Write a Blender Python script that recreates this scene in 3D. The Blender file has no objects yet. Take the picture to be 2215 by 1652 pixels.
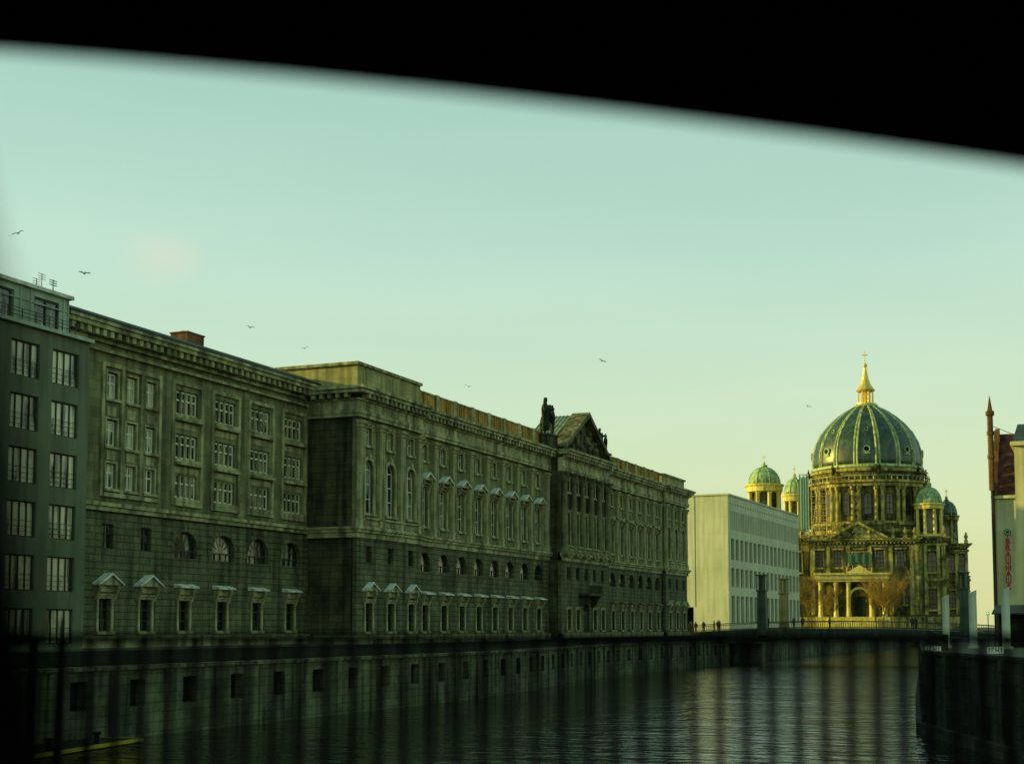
import bpy, bmesh, math, random
from mathutils import Vector, Matrix
random.seed(7)
scene=bpy.context.scene
col=scene.collection
R=math.radians

# ------------------------------------------------------------ mesh builder
class MB:
    def __init__(s,T=None):
        s.v=[];s.f=[];s.m=[];s.T=T or (lambda a,b,c:(a,b,c));s.mi=0
    def add(s,vs,fs):
        o=len(s.v); s.v+=[s.T(*p) for p in vs]
        s.f+=[tuple(i+o for i in f) for f in fs]; s.m+=[s.mi]*len(fs)
    def box(s,a0,a1,b0,b1,c0,c1):
        s.add([(a0,b0,c0),(a1,b0,c0),(a1,b1,c0),(a0,b1,c0),(a0,b0,c1),(a1,b0,c1),(a1,b1,c1),(a0,b1,c1)],
              [(0,3,2,1),(4,5,6,7),(0,1,5,4),(1,2,6,5),(2,3,7,6),(3,0,4,7)])
    def quad(s,*p): s.add(list(p),[tuple(range(len(p)))])
    def prism(s,poly,b0,b1):
        n=len(poly)
        s.add([(a,b0,c) for a,c in poly]+[(a,b1,c) for a,c in poly],
              [tuple(range(n)),tuple(range(2*n-1,n-1,-1))]+[(i,(i+1)%n,(i+1)%n+n,i+n) for i in range(n)])
    def prismA(s,poly,a0,a1):
        n=len(poly)
        s.add([(a0,b,c) for b,c in poly]+[(a1,b,c) for b,c in poly],
              [tuple(range(n)),tuple(range(2*n-1,n-1,-1))]+[(i,(i+1)%n,(i+1)%n+n,i+n) for i in range(n)])
    def lathe(s,prof,n=16,cx=0,cy=0,t0=0,t1=2*math.pi,cap=True):
        full=abs(t1-t0-2*math.pi)<1e-6
        k=n if full else n+1
        vs=[];fs=[]
        for r,z in prof:
            for i in range(k):
                t=t0+(t1-t0)*i/n
                vs.append((cx+r*math.cos(t),cy+r*math.sin(t),z))
        for j in range(len(prof)-1):
            for i in range(n):
                i2=(i+1)%k
                fs.append((j*k+i,j*k+i2,(j+1)*k+i2,(j+1)*k+i))
        if cap and full:
            fs.append(tuple(range(k-1,-1,-1))); fs.append(tuple(range((len(prof)-1)*k,len(prof)*k)))
        s.add(vs,fs)
    def tube(s,p0,p1,r0,r1,n=5):
        p0=Vector(p0);p1=Vector(p1);d=(p1-p0)
        if d.length<1e-6:return
        d.normalize(); up=Vector((0,0,1)) if abs(d.z)<.9 else Vector((1,0,0))
        x=d.cross(up).normalized(); y=d.cross(x)
        vs=[tuple(p0+(x*math.cos(2*math.pi*i/n)+y*math.sin(2*math.pi*i/n))*r0) for i in range(n)]
        vs+=[tuple(p1+(x*math.cos(2*math.pi*i/n)+y*math.sin(2*math.pi*i/n))*r1) for i in range(n)]
        s.add(vs,[(i,(i+1)%n,(i+1)%n+n,i+n) for i in range(n)]+[tuple(range(n-1,-1,-1)),tuple(range(n,2*n))])
    def wall(s,a0,a1,c0,c1,ops,depth,b=0.0):
        """wall face with real recessed openings; ops=(centre,width,z0,z1,arched)"""
        A=sorted(set([a0,a1]+[round(o[0]-o[1]/2,4) for o in ops]+[round(o[0]+o[1]/2,4) for o in ops]))
        C=sorted(set([c0,c1]+[o[2] for o in ops]+[o[3] for o in ops]))
        A=[a for a in A if a0-1e-6<=a<=a1+1e-6];C=[c for c in C if c0-1e-6<=c<=c1+1e-6]
        for i in range(len(A)-1):
            am=(A[i]+A[i+1])/2
            cur=None
            loc=[o for o in ops if abs(am-o[0])<o[1]/2]
            for j in range(len(C)-1):
                cm=(C[j]+C[j+1])/2
                if any(o[2]<cm<o[3] for o in loc):
                    if cur is not None: s.quad((A[i],b,cur),(A[i+1],b,cur),(A[i+1],b,C[j]),(A[i],b,C[j])); cur=None
                else:
                    if cur is None: cur=C[j]
            if cur is not None: s.quad((A[i],b,cur),(A[i+1],b,cur),(A[i+1],b,c1),(A[i],b,c1))
        d=b-depth
        for o in ops:
            l=o[0]-o[1]/2;r=o[0]+o[1]/2;z0,z1=o[2],o[3]
            zs=z1
            if o[4]:
                rr=min(o[1]/2,z1-z0-.05); zs=z1-rr
                n=10;pts=[(o[0]-math.cos(math.pi*k/n)*o[1]/2, zs+math.sin(math.pi*k/n)*rr) for k in range(n+1)]
                for k in range(n):
                    p,q=pts[k],pts[k+1]
                    s.quad((p[0],b,p[1]),(q[0],b,q[1]),(q[0],b,z1),(p[0],b,z1))
                    s.quad((p[0],b,p[1]),(q[0],b,q[1]),(q[0],d,q[1]),(p[0],d,p[1]))
            else:
                s.quad((l,b,z1),(r,b,z1),(r,d,z1),(l,d,z1))
            s.quad((l,b,z0),(l,d,z0),(l,d,zs),(l,b,zs))
            s.quad((r,b,z0),(r,b,zs),(r,d,zs),(r,d,z0))
            s.quad((l,b,z0),(r,b,z0),(r,d,z0),(l,d,z0))
        s.quad((a0,b,c0),(a0,d,c0),(a0,d,c1),(a0,b,c1))
        s.quad((a1,b,c0),(a1,d,c0),(a1,d,c1),(a1,b,c1))
        s.quad((a0,b,c1),(a1,b,c1),(a1,d,c1),(a0,d,c1))
    def mesh(s,name,mats,smooth=False):
        me=bpy.data.meshes.new(name); me.from_pydata(s.v,[],s.f)
        for m in mats: me.materials.append(m)
        me.polygons.foreach_set("material_index",s.m)
        bm=bmesh.new();bm.from_mesh(me);bmesh.ops.recalc_face_normals(bm,faces=bm.faces);bm.to_mesh(me);bm.free()
        if smooth:
            me.polygons.foreach_set("use_smooth",[True]*len(me.polygons))
        me.update(); return me

def inst(me,name,parent=None,loc=(0,0,0),rot=0,scale=None):
    o=bpy.data.objects.new(name,me); o.location=loc; o.rotation_euler=(0,0,rot)
    if scale: o.scale=scale if hasattr(scale,'__len__') else (scale,)*3
    if parent: o.parent=parent
    col.objects.link(o); return o
def mk(name,mb,mats,parent=None,loc=(0,0,0),rot=0,smooth=False):
    return inst(mb.mesh(name,mats,smooth),name,parent,loc,rot)
def thing(name,loc,label,cat,rot=0,group=None):
    e=bpy.data.objects.new(name,None); e.location=loc; e.rotation_euler=(0,0,rot); e.empty_display_size=.5
    e["label"]=label; e["category"]=cat
    if group: e["group"]=group
    col.objects.link(e); return e
def tag(o,label,cat,group=None):
    o["label"]=label;o["category"]=cat
    if group:o["group"]=group
    return o

# ------------------------------------------------------------ materials
def base(name):
    m=bpy.data.materials.new(name); m.use_nodes=True
    nt=m.node_tree; return m,nt,nt.nodes["Principled BSDF"]
def N(nt,t,**k):
    n=nt.nodes.new(t)
    for a,b in k.items(): setattr(n,a,b)
    return n
def mixc(nt,f,a,b,mode='MIX'):
    n=N(nt,'ShaderNodeMixRGB',blend_type=mode)
    for i,v in enumerate((f,a,b)):
        if hasattr(v,'links'): nt.links.new(v,n.inputs[i])
        else: n.inputs[i].default_value=v if i==0 else (*v,1)
    return n.outputs[0]
def stone(name,c1,c2,row=None,bw=1.2,mort=.5,rough=.85,streak=.5,bump=.3,nscale=.4,spec=.2,metal=0.0,msize=.03,var=.12):
    m,nt,p=base(name); L=nt.links.new
    tc=N(nt,'ShaderNodeTexCoord')
    n1=N(nt,'ShaderNodeTexNoise'); n1.inputs['Scale'].default_value=nscale; n1.inputs['Detail'].default_value=8; n1.inputs['Roughness'].default_value=.65
    L(tc.outputs['Object'],n1.inputs['Vector'])
    r1=N(nt,'ShaderNodeValToRGB'); r1.color_ramp.elements[0].position=.38; r1.color_ramp.elements[1].position=.62
    r1.color_ramp.elements[0].color=(*c1,1); r1.color_ramp.elements[1].color=(*c2,1)
    L(n1.outputs[0],r1.inputs[0]); c=r1.outputs[0]
    mp=N(nt,'ShaderNodeMapping'); mp.inputs['Scale'].default_value=(1.5,1.5,.12); L(tc.outputs['Object'],mp.inputs[0])
    n2=N(nt,'ShaderNodeTexNoise'); n2.inputs['Scale'].default_value=1.0; n2.inputs['Detail'].default_value=6; L(mp.outputs[0],n2.inputs['Vector'])
    r2=N(nt,'ShaderNodeValToRGB'); r2.color_ramp.elements[0].position=.36; r2.color_ramp.elements[1].position=.58
    k=1-streak; r2.color_ramp.elements[0].color=(k,k,k,1); r2.color_ramp.elements[1].color=(1.1,1.1,1.1,1)
    L(n2.outputs[0],r2.inputs[0]); c=mixc(nt,1.0,c,r2.outputs[0],'MULTIPLY')
    h=None
    if row:
        sp=N(nt,'ShaderNodeSeparateXYZ'); L(tc.outputs['Object'],sp.inputs[0])
        ad=N(nt,'ShaderNodeMath',operation='ADD'); L(sp.outputs[0],ad.inputs[0]); L(sp.outputs[1],ad.inputs[1])
        cb=N(nt,'ShaderNodeCombineXYZ'); L(ad.outputs[0],cb.inputs[0]); L(sp.outputs[2],cb.inputs[1])
        b=N(nt,'ShaderNodeTexBrick'); b.inputs['Scale'].default_value=1; b.inputs['Brick Width'].default_value=bw; b.inputs['Row Height'].default_value=row
        b.inputs['Mortar Size'].default_value=msize; b.inputs['Color1'].default_value=(1-var*1.5,1-var*1.4,1-var*1.5,1); b.inputs['Color2'].default_value=(1+var*.7,1+var*.6,1+var*.3,1)
        b.inputs['Mortar'].default_value=(mort,mort,mort,1); L(cb.outputs[0],b.inputs['Vector'])
        c=mixc(nt,1.0,c,b.outputs[0],'MULTIPLY')
        h=b.outputs['Fac']
    L(c,p.inputs['Base Color'])
    p.inputs['Roughness'].default_value=rough; p.inputs['Specular IOR Level'].default_value=spec; p.inputs['Metallic'].default_value=metal
    n3=N(nt,'ShaderNodeTexNoise'); n3.inputs['Scale'].default_value=5; n3.inputs['Detail'].default_value=5; L(tc.outputs['Object'],n3.inputs['Vector'])
    bp=N(nt,'ShaderNodeBump'); bp.inputs['Strength'].default_value=bump; bp.inputs['Distance'].default_value=.06
    if h is not None:
        mm=N(nt,'ShaderNodeMath',operation='MULTIPLY_ADD'); L(h,mm.inputs[0]); mm.inputs[1].default_value=-1.5; L(n3.outputs[0],mm.inputs[2]); L(mm.outputs[0],bp.inputs['Height'])
    else: L(n3.outputs[0],bp.inputs['Height'])
    L(bp.outputs[0],p.inputs['Normal'])
    return m
def glass(name,dark,pale,prob):
    m,nt,p=base(name); L=nt.links.new
    oi=N(nt,'ShaderNodeObjectInfo'); tc=N(nt,'ShaderNodeTexCoord')
    ad=N(nt,'ShaderNodeVectorMath',operation='MULTIPLY_ADD'); L(tc.outputs['Object'],ad.inputs[0]); ad.inputs[1].default_value=(1.5,1.5,.35)
    cb=N(nt,'ShaderNodeCombineXYZ'); mu=N(nt,'ShaderNodeMath',operation='MULTIPLY'); L(oi.outputs['Random'],mu.inputs[0]); mu.inputs[1].default_value=91.0
    L(mu.outputs[0],cb.inputs[0]); L(cb.outputs[0],ad.inputs[2])
    n=N(nt,'ShaderNodeTexNoise'); n.inputs['Scale'].default_value=.9; n.inputs['Detail'].default_value=2; L(ad.outputs[0],n.inputs['Vector'])
    r=N(nt,'ShaderNodeValToRGB'); r.color_ramp.elements[0].position=1-prob-.06; r.color_ramp.elements[1].position=1-prob+.06
    r.color_ramp.elements[0].color=(*dark,1); r.color_ramp.elements[1].color=(*pale,1); L(n.outputs[0],r.inputs[0]); L(r.outputs[0],p.inputs['Base Color'])
    p.inputs['Roughness'].default_value=.12; p.inputs['Specular IOR Level'].default_value=.8
    return m
def plain(name,c,rough=.6,metal=0.0,emit=None,es=0,spec=.3):
    m,nt,p=base(name); L=nt.links.new
    tc=N(nt,'ShaderNodeTexCoord'); n=N(nt,'ShaderNodeTexNoise'); n.inputs['Scale'].default_value=3; n.inputs['Detail'].default_value=4; L(tc.outputs['Object'],n.inputs['Vector'])
    o=mixc(nt,n.outputs[0],tuple(x*.75 for x in c),tuple(min(1,x*1.2) for x in c)); L(o,p.inputs['Base Color'])
    p.inputs['Roughness'].default_value=rough; p.inputs['Metallic'].default_value=metal; p.inputs['Specular IOR Level'].default_value=spec
    if emit: p.inputs['Emission Color'].default_value=(*emit,1); p.inputs['Emission Strength'].default_value=es
    return m

M={}
M['rustic']=stone('rusticated sandstone',(.078,.094,.046),(.148,.166,.084),row=.48,bw=1.3,mort=.42,streak=.5,bump=.8,msize=.035,var=.12)  # ground-storey stone set darker than the stone above
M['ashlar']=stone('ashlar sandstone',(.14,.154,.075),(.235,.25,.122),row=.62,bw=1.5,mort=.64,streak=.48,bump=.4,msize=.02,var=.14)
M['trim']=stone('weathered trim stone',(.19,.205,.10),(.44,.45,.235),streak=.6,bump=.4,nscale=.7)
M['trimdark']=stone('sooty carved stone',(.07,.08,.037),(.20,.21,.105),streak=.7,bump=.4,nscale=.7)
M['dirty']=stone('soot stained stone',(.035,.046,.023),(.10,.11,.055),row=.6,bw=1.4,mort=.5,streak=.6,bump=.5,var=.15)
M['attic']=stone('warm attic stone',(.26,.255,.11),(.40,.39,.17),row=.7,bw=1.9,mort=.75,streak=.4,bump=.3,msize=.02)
M['lead']=stone('sky-bright lead sheet',(.46,.52,.44),(.76,.80,.68),streak=.4,rough=.45,nscale=1.0)  # pale base colour includes the sky reflected by the metal tops
M['roofdark']=stone('dark roof metal',(.02,.033,.024),(.045,.06,.04),streak=.5,rough=.6)
M['coppergreen']=stone('green copper sheet',(.17,.25,.17),(.27,.36,.25),streak=.4,rough=.55)
M['orange']=stone('sun-tinted yellow brown brick',(.34,.20,.04),(.62,.39,.08),row=.12,bw=.3,mort=.6,streak=.55,msize=.01,nscale=.8)  # brick with the sun's orange glow put into its colour
M['redbrick']=stone('brown brick',(.13,.075,.035),(.22,.12,.055),row=.12,bw=.3,mort=.6,msize=.01)
M['tile']=stone('red roof tile',(.11,.035,.02),(.19,.065,.035),row=.3,bw=.25,mort=.4,msize=.02)
M['plaster']=stone('grey green plaster',(.112,.140,.088),(.148,.176,.112),streak=.2,nscale=.25,bump=.1)
M['panel']=stone('pale metal panel',(.28,.37,.28),(.38,.48,.37),streak=.2,rough=.5)
M['concrete']=stone('pale cast stone',(.50,.525,.36),(.58,.605,.42),row=3.4,bw=3.4,mort=.92,streak=.12,nscale=.1,bump=.08,msize=.03,var=.03)
M['cream']=stone('cream render',(.56,.54,.27),(.66,.63,.34),streak=.25,nscale=.3,bump=.1)
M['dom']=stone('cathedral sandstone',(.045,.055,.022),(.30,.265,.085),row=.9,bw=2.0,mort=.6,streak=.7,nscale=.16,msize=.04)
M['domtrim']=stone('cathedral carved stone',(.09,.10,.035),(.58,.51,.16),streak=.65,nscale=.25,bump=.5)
M['domsun']=stone('sun-painted cathedral stone',(.60,.52,.15),(.80,.70,.23),streak=.3,nscale=.3,bump=.5)  # brighter golden copy of the cathedral stone, sunlight painted into the colour
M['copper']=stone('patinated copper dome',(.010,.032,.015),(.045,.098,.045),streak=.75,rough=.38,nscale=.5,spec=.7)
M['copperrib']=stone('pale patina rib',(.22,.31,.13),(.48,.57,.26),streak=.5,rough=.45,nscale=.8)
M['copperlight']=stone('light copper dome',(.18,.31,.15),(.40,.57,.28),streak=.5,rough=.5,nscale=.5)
M['gold']=plain('gilded metal',(.84,.62,.14),rough=.38,metal=.6)
M['glassA']=glass('old window glass',(.012,.02,.014),(.28,.31,.22),.45)
M['glassD']=glass('dark window glass',(.006,.01,.007),(.045,.055,.035),.4)
M['curtain']=glass('curtained glass',(.04,.05,.035),(.58,.60,.38),.55)
M['frame']=plain('pale painted frame',(.66,.68,.52))
M['framedark']=plain('dark painted frame',(.03,.04,.03))
M['black']=plain('black painted iron',(.004,.006,.005),rough=.7,spec=.1)
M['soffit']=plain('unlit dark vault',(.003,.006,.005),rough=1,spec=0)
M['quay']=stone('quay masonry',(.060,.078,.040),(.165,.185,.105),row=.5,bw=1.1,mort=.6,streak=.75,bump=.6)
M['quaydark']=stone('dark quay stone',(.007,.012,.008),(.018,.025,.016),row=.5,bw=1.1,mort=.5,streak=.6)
M['quayshade']=stone('shade-painted quay stone',(.010,.016,.009),(.045,.052,.032),row=.55,bw=1.2,mort=.4,streak=.7,bump=1.0,nscale=.7,var=.3)  # near-black base colour carries the shade of the right bank
M['ground']=stone('paving and earth',(.05,.055,.04),(.09,.09,.06),streak=.1,nscale=.1)
M['asphalt']=stone('asphalt',(.04,.045,.04),(.06,.065,.055),streak=.1,nscale=.6)
M['steel']=stone('grey green bridge steel',(.045,.065,.045),(.08,.11,.075),streak=.4,rough=.6)
M['pile']=stone('pale painted steel pile',(.46,.51,.39),(.60,.65,.50),streak=.3,rough=.5)
M['net']=plain('teal scaffold netting',(.05,.12,.08),rough=.9)
M['netpale']=plain('pale teal scaffold netting',(.22,.36,.26),rough=.9)
M['scaf']=plain('galvanised scaffold tube',(.55,.45,.18),rough=.5)
M['plank']=plain('scaffold plank',(.55,.38,.10))
M['bark']=stone('tree bark',(.17,.12,.03),(.32,.21,.05),streak=.3,nscale=2)
M['bronze']=stone('blackened bronze',(.010,.018,.012),(.035,.05,.03),streak=.4,nscale=2)
M['red']=plain('red sign lettering',(.48,.025,.02))
M['green']=plain('green sign enamel',(.02,.10,.05))
M['white']=plain('white sign board',(.65,.68,.58))
M['yellow']=plain('yellow paint',(.36,.29,.015))
M['gull']=plain('gull plumage',(.07,.085,.06))
M['cloth']=plain('dark coat',(.03,.035,.03))

def water_mat():
    m,nt,p=base('river water'); L=nt.links.new
    p.inputs['Base Color'].default_value=(.002,.007,.003,1); p.inputs['Roughness'].default_value=.04; p.inputs['IOR'].default_value=1.33
    p.inputs['Specular IOR Level'].default_value=.44; p.inputs['Specular Tint'].default_value=(.78,1,.62,1)
    tc=N(nt,'ShaderNodeTexCoord'); mp=N(nt,'ShaderNodeMapping'); mp.inputs['Scale'].default_value=(.5,1.0,1); mp.inputs['Rotation'].default_value=(0,0,R(-22)); L(tc.outputs['Object'],mp.inputs[0])
    a=N(nt,'ShaderNodeTexNoise'); a.inputs['Scale'].default_value=.95; a.inputs['Detail'].default_value=4; a.inputs['Roughness'].default_value=.5; a.inputs['Distortion'].default_value=.4; L(mp.outputs[0],a.inputs['Vector'])
    b=N(nt,'ShaderNodeTexNoise'); b.inputs['Scale'].default_value=.14; b.inputs['Detail'].default_value=2; L(mp.outputs[0],b.inputs['Vector'])
    s=N(nt,'ShaderNodeMath',operation='MULTIPLY_ADD'); L(b.outputs[0],s.inputs[0]); s.inputs[1].default_value=1.2; L(a.outputs[0],s.inputs[2])
    bp=N(nt,'ShaderNodeBump'); bp.inputs['Strength'].default_value=1.0; bp.inputs['Distance'].default_value=.19; L(s.outputs[0],bp.inputs['Height']); L(bp.outputs[0],p.inputs['Normal'])
    return m
M['water']=water_mat()

# ------------------------------------------------------------ skinned figures
def skin_mesh(name,verts,edges,mats,root=0,sub=1):
    me=bpy.data.meshes.new(name+'_skel'); bm=bmesh.new(); lay=bm.verts.layers.skin.verify()
    vs=[]
    for i,(p,r) in enumerate(verts):
        v=bm.verts.new(p); v[lay].radius=(r,r); v[lay].use_root=(i==root); vs.append(v)
    for a,b in edges: bm.edges.new((vs[a],vs[b]))
    bm.to_mesh(me); bm.free()
    o=bpy.data.objects.new('tmp',me); col.objects.link(o)
    o.modifiers.new('s','SKIN'); m=o.modifiers.new('d','SUBSURF'); m.levels=sub; m.render_levels=sub
    dg=bpy.context.evaluated_depsgraph_get(); dg.update()
    out=bpy.data.meshes.new_from_object(o.evaluated_get(dg)); out.name=name
    bpy.data.objects.remove(o); out.materials.clear()
    for x in mats: out.materials.append(x)
    return out
def human(name,mat,raise_arm=False,wide=1.0):
    v=[((0,0,.95),.15),((0,0,1.2),.13),((0,0,1.42),.14),((0,0,1.52),.06),((0,.02,1.64),.10),((0,.02,1.74),.085),
       ((.09,0,.88),.1),((.11,.03,.5),.07),((.12,0,.08),.045),((.12,.15,.04),.04),
       ((-.09,0,.88),.1),((-.11,-.02,.5),.07),((-.12,-.03,.08),.045),((-.12,.12,.04),.04),
       ((.2,0,1.4),.065),((.27,0,1.12),.05),((.26,.1,.86),.035),
       ((-.2,0,1.4),.065)]
    if raise_arm: v+=[((-.38,.05,1.6),.05),((-.42,.1,1.95),.035)]
    else: v+=[((-.27,0,1.12),.05),((-.25,.1,.86),.035)]
    e=[(0,1),(1,2),(2,3),(3,4),(4,5),(0,6),(6,7),(7,8),(8,9),(0,10),(10,11),(11,12),(12,13),(2,14),(14,15),(15,16),(2,17),(17,18),(18,19)]
    return skin_mesh(name,[(p,r*wide) for p,r in v],e,[mat])
person_me=human('person',M['cloth'],wide=1.25)
figure_me=human('statue_figure',M['bronze'],True,1.5)
robed_me=skin_mesh('robed_figure',[((0,0,.1),.34),((0,0,.6),.27),((0,.02,1.05),.2),((0,0,1.4),.21),((0,0,1.53),.08),((0,.03,1.7),.13),((0,.03,1.85),.09),
    ((.25,.02,1.4),.09),((.38,.12,1.15),.08),((.3,.3,1.1),.07),((-.25,.02,1.4),.09),((-.42,.1,1.2),.08),((-.4,.3,1.35),.06)],
    [(0,1),(1,2),(2,3),(3,4),(4,5),(5,6),(3,7),(7,8),(8,9),(3,10),(10,11),(11,12)],[M['bronze']],root=2)
horse_me=skin_mesh('statue_horse',[((0,0,1.2),.34),((0,.6,1.5),.38),((0,.95,2.0),.25),((0,1.15,2.4),.18),((0,1.45,2.25),.11),
   ((.15,-.2,.8),.18),((.18,-.45,.45),.11),((.18,-.25,.05),.09),((-.15,-.2,.8),.18),((-.18,-.1,.45),.11),((-.18,-.3,.05),.09),
   ((.15,.9,1.3),.13),((.16,1.2,1.4),.09),((.16,1.3,1.05),.07),((-.15,.9,1.3),.13),((-.16,1.1,1.2),.09),((-.16,1.2,.85),.07),((0,-.45,1.1),.1),((0,-.7,.6),.09)],
   [(0,1),(1,2),(2,3),(3,4),(0,5),(5,6),(6,7),(0,8),(8,9),(9,10),(1,11),(11,12),(12,13),(1,14),(14,15),(15,16),(0,17),(17,18)],[M['bronze']])

# ------------------------------------------------------------ setting: river, ground, quays
def sm(t): t=max(0,min(1,t)); return t*t*(3-2*t)
def xq(y): return -46-7.5*sm((y-95)/70)
RB=[(-300,8),(40,6),(50,-1.5),(62,-3.2),(79,-9.3),(108,-12.9),(165,-19.6),(215,-26),(300,-30),(520,-36)]
def xr(y):
    for (y0,a),(y1,b) in zip(RB,RB[1:]):
        if y<=y1: return a+(b-a)*(y-y0)/(y1-y0)
    return RB[-1][1]
WZ=-4.2
mb=MB(); mb.quad((-300,-400,WZ),(300,-400,WZ),(300,700,WZ),(-300,700,WZ))
o=mk('river_water',mb,[M['water']]); o["kind"]="structure"; o["label"]="dark rippled green river water"
mb=MB()
ys=[-400]+list(range(-40,521,8))
for y0,y1 in zip(ys,ys[1:]):
    mb.quad((-3500,y0,0),(xq(y0)-1.2,y0,0),(xq(y1)-1.2,y1,0),(-3500,y1,0))
ys2=sorted(set([-400]+[p[0] for p in RB]))
for y0,y1 in zip(ys2,ys2[1:]):
    mb.quad((xr(y0)+.4,y0,0),(3500,y0,0),(3500,y1,0),(xr(y1)+.4,y1,0))
mb.quad((-3500,520,0),(3500,520,0),(3500,4500,0),(-3500,4500,0))
o=mk('ground',mb,[M['ground']]); o["kind"]="structure"; o["label"]="paved embankment ground reaching the horizon"
mb=MB()
for y0,y1 in zip(ys[1:],ys[2:]):
    if y1>260: continue
    mb.quad((-56.3,y0,.004),(xq(y0)-2.0,y0,.004),(xq(y1)-2.0,y1,.004),(-56.3,y1,.004))
o=mk('road',mb,[M['asphalt']]); o["kind"]="structure"; o["label"]="asphalt embankment road along the facade"
# left quay wall with square openings
T=lambda s,d,z:(xq(s)+d,s,z)
mb=MB(T)
s=30.8
while s<226:
    mb.wall(s,s+4.5,WZ-.6,-.75,[(s+2.25,1.25,-2.65,-1.25,False)],.6,0)
    mb.box(s,s+.6,0.0,.14,WZ-.6,-.78)
    mb.box(s-.002,s+4.498,-.7,.22,-.75,-.55)
    s+=4.5
while s<520:
    mb.wall(s,min(s+8,520),WZ-.6,-.55,[],.6,0); s+=8
mb.mi=1
s=30.8
while s<520:
    st=4.5
    mb.box(s,min(s+st,520),-1.25,-.8,-.55,.2 if s<205 or s>232 else .0)
    mb.quad((s,-.65,WZ),(s+st,-.65,WZ),(s+st,-.65,-.6),(s,-.65,-.6))
    s+=st
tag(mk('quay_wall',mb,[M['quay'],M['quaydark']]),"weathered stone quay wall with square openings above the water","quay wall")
T=lambda s,d,z:(xr(s)-d,s,z)
mb=MB(T)
for y0,y1 in zip(ys2,ys2[1:]):
    if y0<-300: continue
    mb.box(y0,y1,-.6,0,WZ-.6,-.05); mb.box(y0,y1,-.5,.12,-.05,.14)
    y=y0
    while y<y1-.8 and 45<y<130:
        mb.box(y,y+.35,0,.22,WZ-.6,-.06); y+=3.0
    if 45<y0<130: mb.box(y0,y1,0,.5,WZ-.6,WZ+.55)
tag(mk('quay_wall',mb,[M['quayshade']]),"near-black stone quay wall, shade put into its colour, opposite the facade","quay wall")

# ------------------------------------------------------------ window factory
def TX(a,b,c): return (b,a,c)      # facade facing +x
def TY(a,b,c): return (a,-b,c)     # facade facing -y
def win(name,T,w,h,arch=False,cols=2,rows=2,g='glassA',f='frame',t=.10):
    mb=MB(T)
    l=-w/2
    if arch:
        rr=min(w/2,h-.05); zs=h-rr;n=12
        pts=[(w/2,0)]+[(math.cos(math.pi*k/n)*w/2,zs+math.sin(math.pi*k/n)*rr) for k in range(n+1)]+[(-w/2,0)]
        mb.mi=0; mb.add([(a,0,c) for a,c in pts],[tuple(range(len(pts)))])
        mb.mi=1
        for k in range(n):
            p=(math.cos(math.pi*k/n),math.sin(math.pi*k/n));q=(math.cos(math.pi*(k+1)/n),math.sin(math.pi*(k+1)/n))
            o=1-t*1.2/(w/2)
            mb.quad((p[0]*w/2,.05,zs+p[1]*rr),(q[0]*w/2,.05,zs+q[1]*rr),(q[0]*w/2*o,.05,zs+q[1]*rr*o),(p[0]*w/2*o,.05,zs+p[1]*rr*o))
        if zs<.75: # lunette: radial bars
            for a in (35,62,90,118,145):
                x=math.cos(R(a));z=math.sin(R(a)); mb.add([(x*.2*w-z*t/3,.04,zs+z*.2*w+x*t/3),(x*.2*w+z*t/3,.04,zs+z*.2*w-x*t/3),(x*w*.49+z*t/3,.04,zs+z*rr*.97-x*t/3),(x*w*.49-z*t/3,.04,zs+z*rr*.97+x*t/3)],[(0,1,2,3)])
            mb.box(-w/2,w/2,0.01,.06,max(0,zs-t/2),zs+t/2)
            if zs>.3:
                for a in (-w/4,0,w/4): mb.box(a-t/2,a+t/2,.01,.06,0,zs-t/2)
            return mb.mesh(name,[M[g],M[f]])
        top=zs
    else:
        mb.mi=0; mb.quad((l,0,0),(-l,0,0),(-l,0,h),(l,0,h)); top=h; mb.mi=1
        mb.box(l+t,-l-t,.012,.07,h-t,h)
    mb.mi=1
    mb.box(l,l+t,.012,.07,0,top); mb.box(-l-t,-l,.012,.07,0,top); mb.box(l+t,-l-t,.012,.07,0,t)
    for i in range(1,cols): a=l+w*i/cols; mb.box(a-t/2,a+t/2,.01,.072,t,(top if not arch else h-.08)-t)
    for j in range(1,rows):
        c=top*j/rows if rows>2 else top*.62
        mb.box(l+t,-l-t,.01,.062,c-t/2,c+t/2)
    if arch: mb.box(l+t,-l-t,.01,.075,top-t/2,top+t/2)
    return mb.mesh(name,[M[g],M[f]])

def hood(kind,T,w,depth=.55,cap='lead'):
    mb=MB(T)
    if kind=='tri':
        mb.prism([(-w/2,0),(w/2,0),(0,w*.28)],0,depth*.8)
        mb.mi=1
        mb.prism([(-w/2-.15,-.02),(-w/2-.15,.1),(0,w*.28+.2),(0,w*.28+.04)],0,depth); mb.prism([(w/2+.15,-.02),(w/2+.15,.1),(0.003,w*.28+.2),(0.003,w*.28+.04)],0,depth)
    elif kind=='seg':
        n=8; pts=[(-w/2+w*i/n, w*.2*math.sin(math.pi*i/n)) for i in range(n+1)]
        mb.prism(pts,0,depth*.8); mb.mi=1
        mb.prism([(a*1.08,c+.12) for a,c in pts]+[(a*1.08,c+.01) for a,c in reversed(pts)],0,depth)
    else:
        mb.mi=1; mb.prismA([(0,.02),(depth,.02),(depth,.14),(0,.32)],-w/2-.1,w/2+.1)
    mb.mi=0
    for sgn in (-1,1):
        a=sgn*(w/2-.17); mb.prismA([(0,-1.0),(.12,-1.0),(depth*.7,-.25),(depth*.7,-.03),(0,-.03)],a-.13,a+.13)
    mb.box(-w/2+.3,w/2-.3,0,.14,-.45,-.03)
    return mb.mesh('window_hood',[M['trim'],M[cap]])
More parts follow.
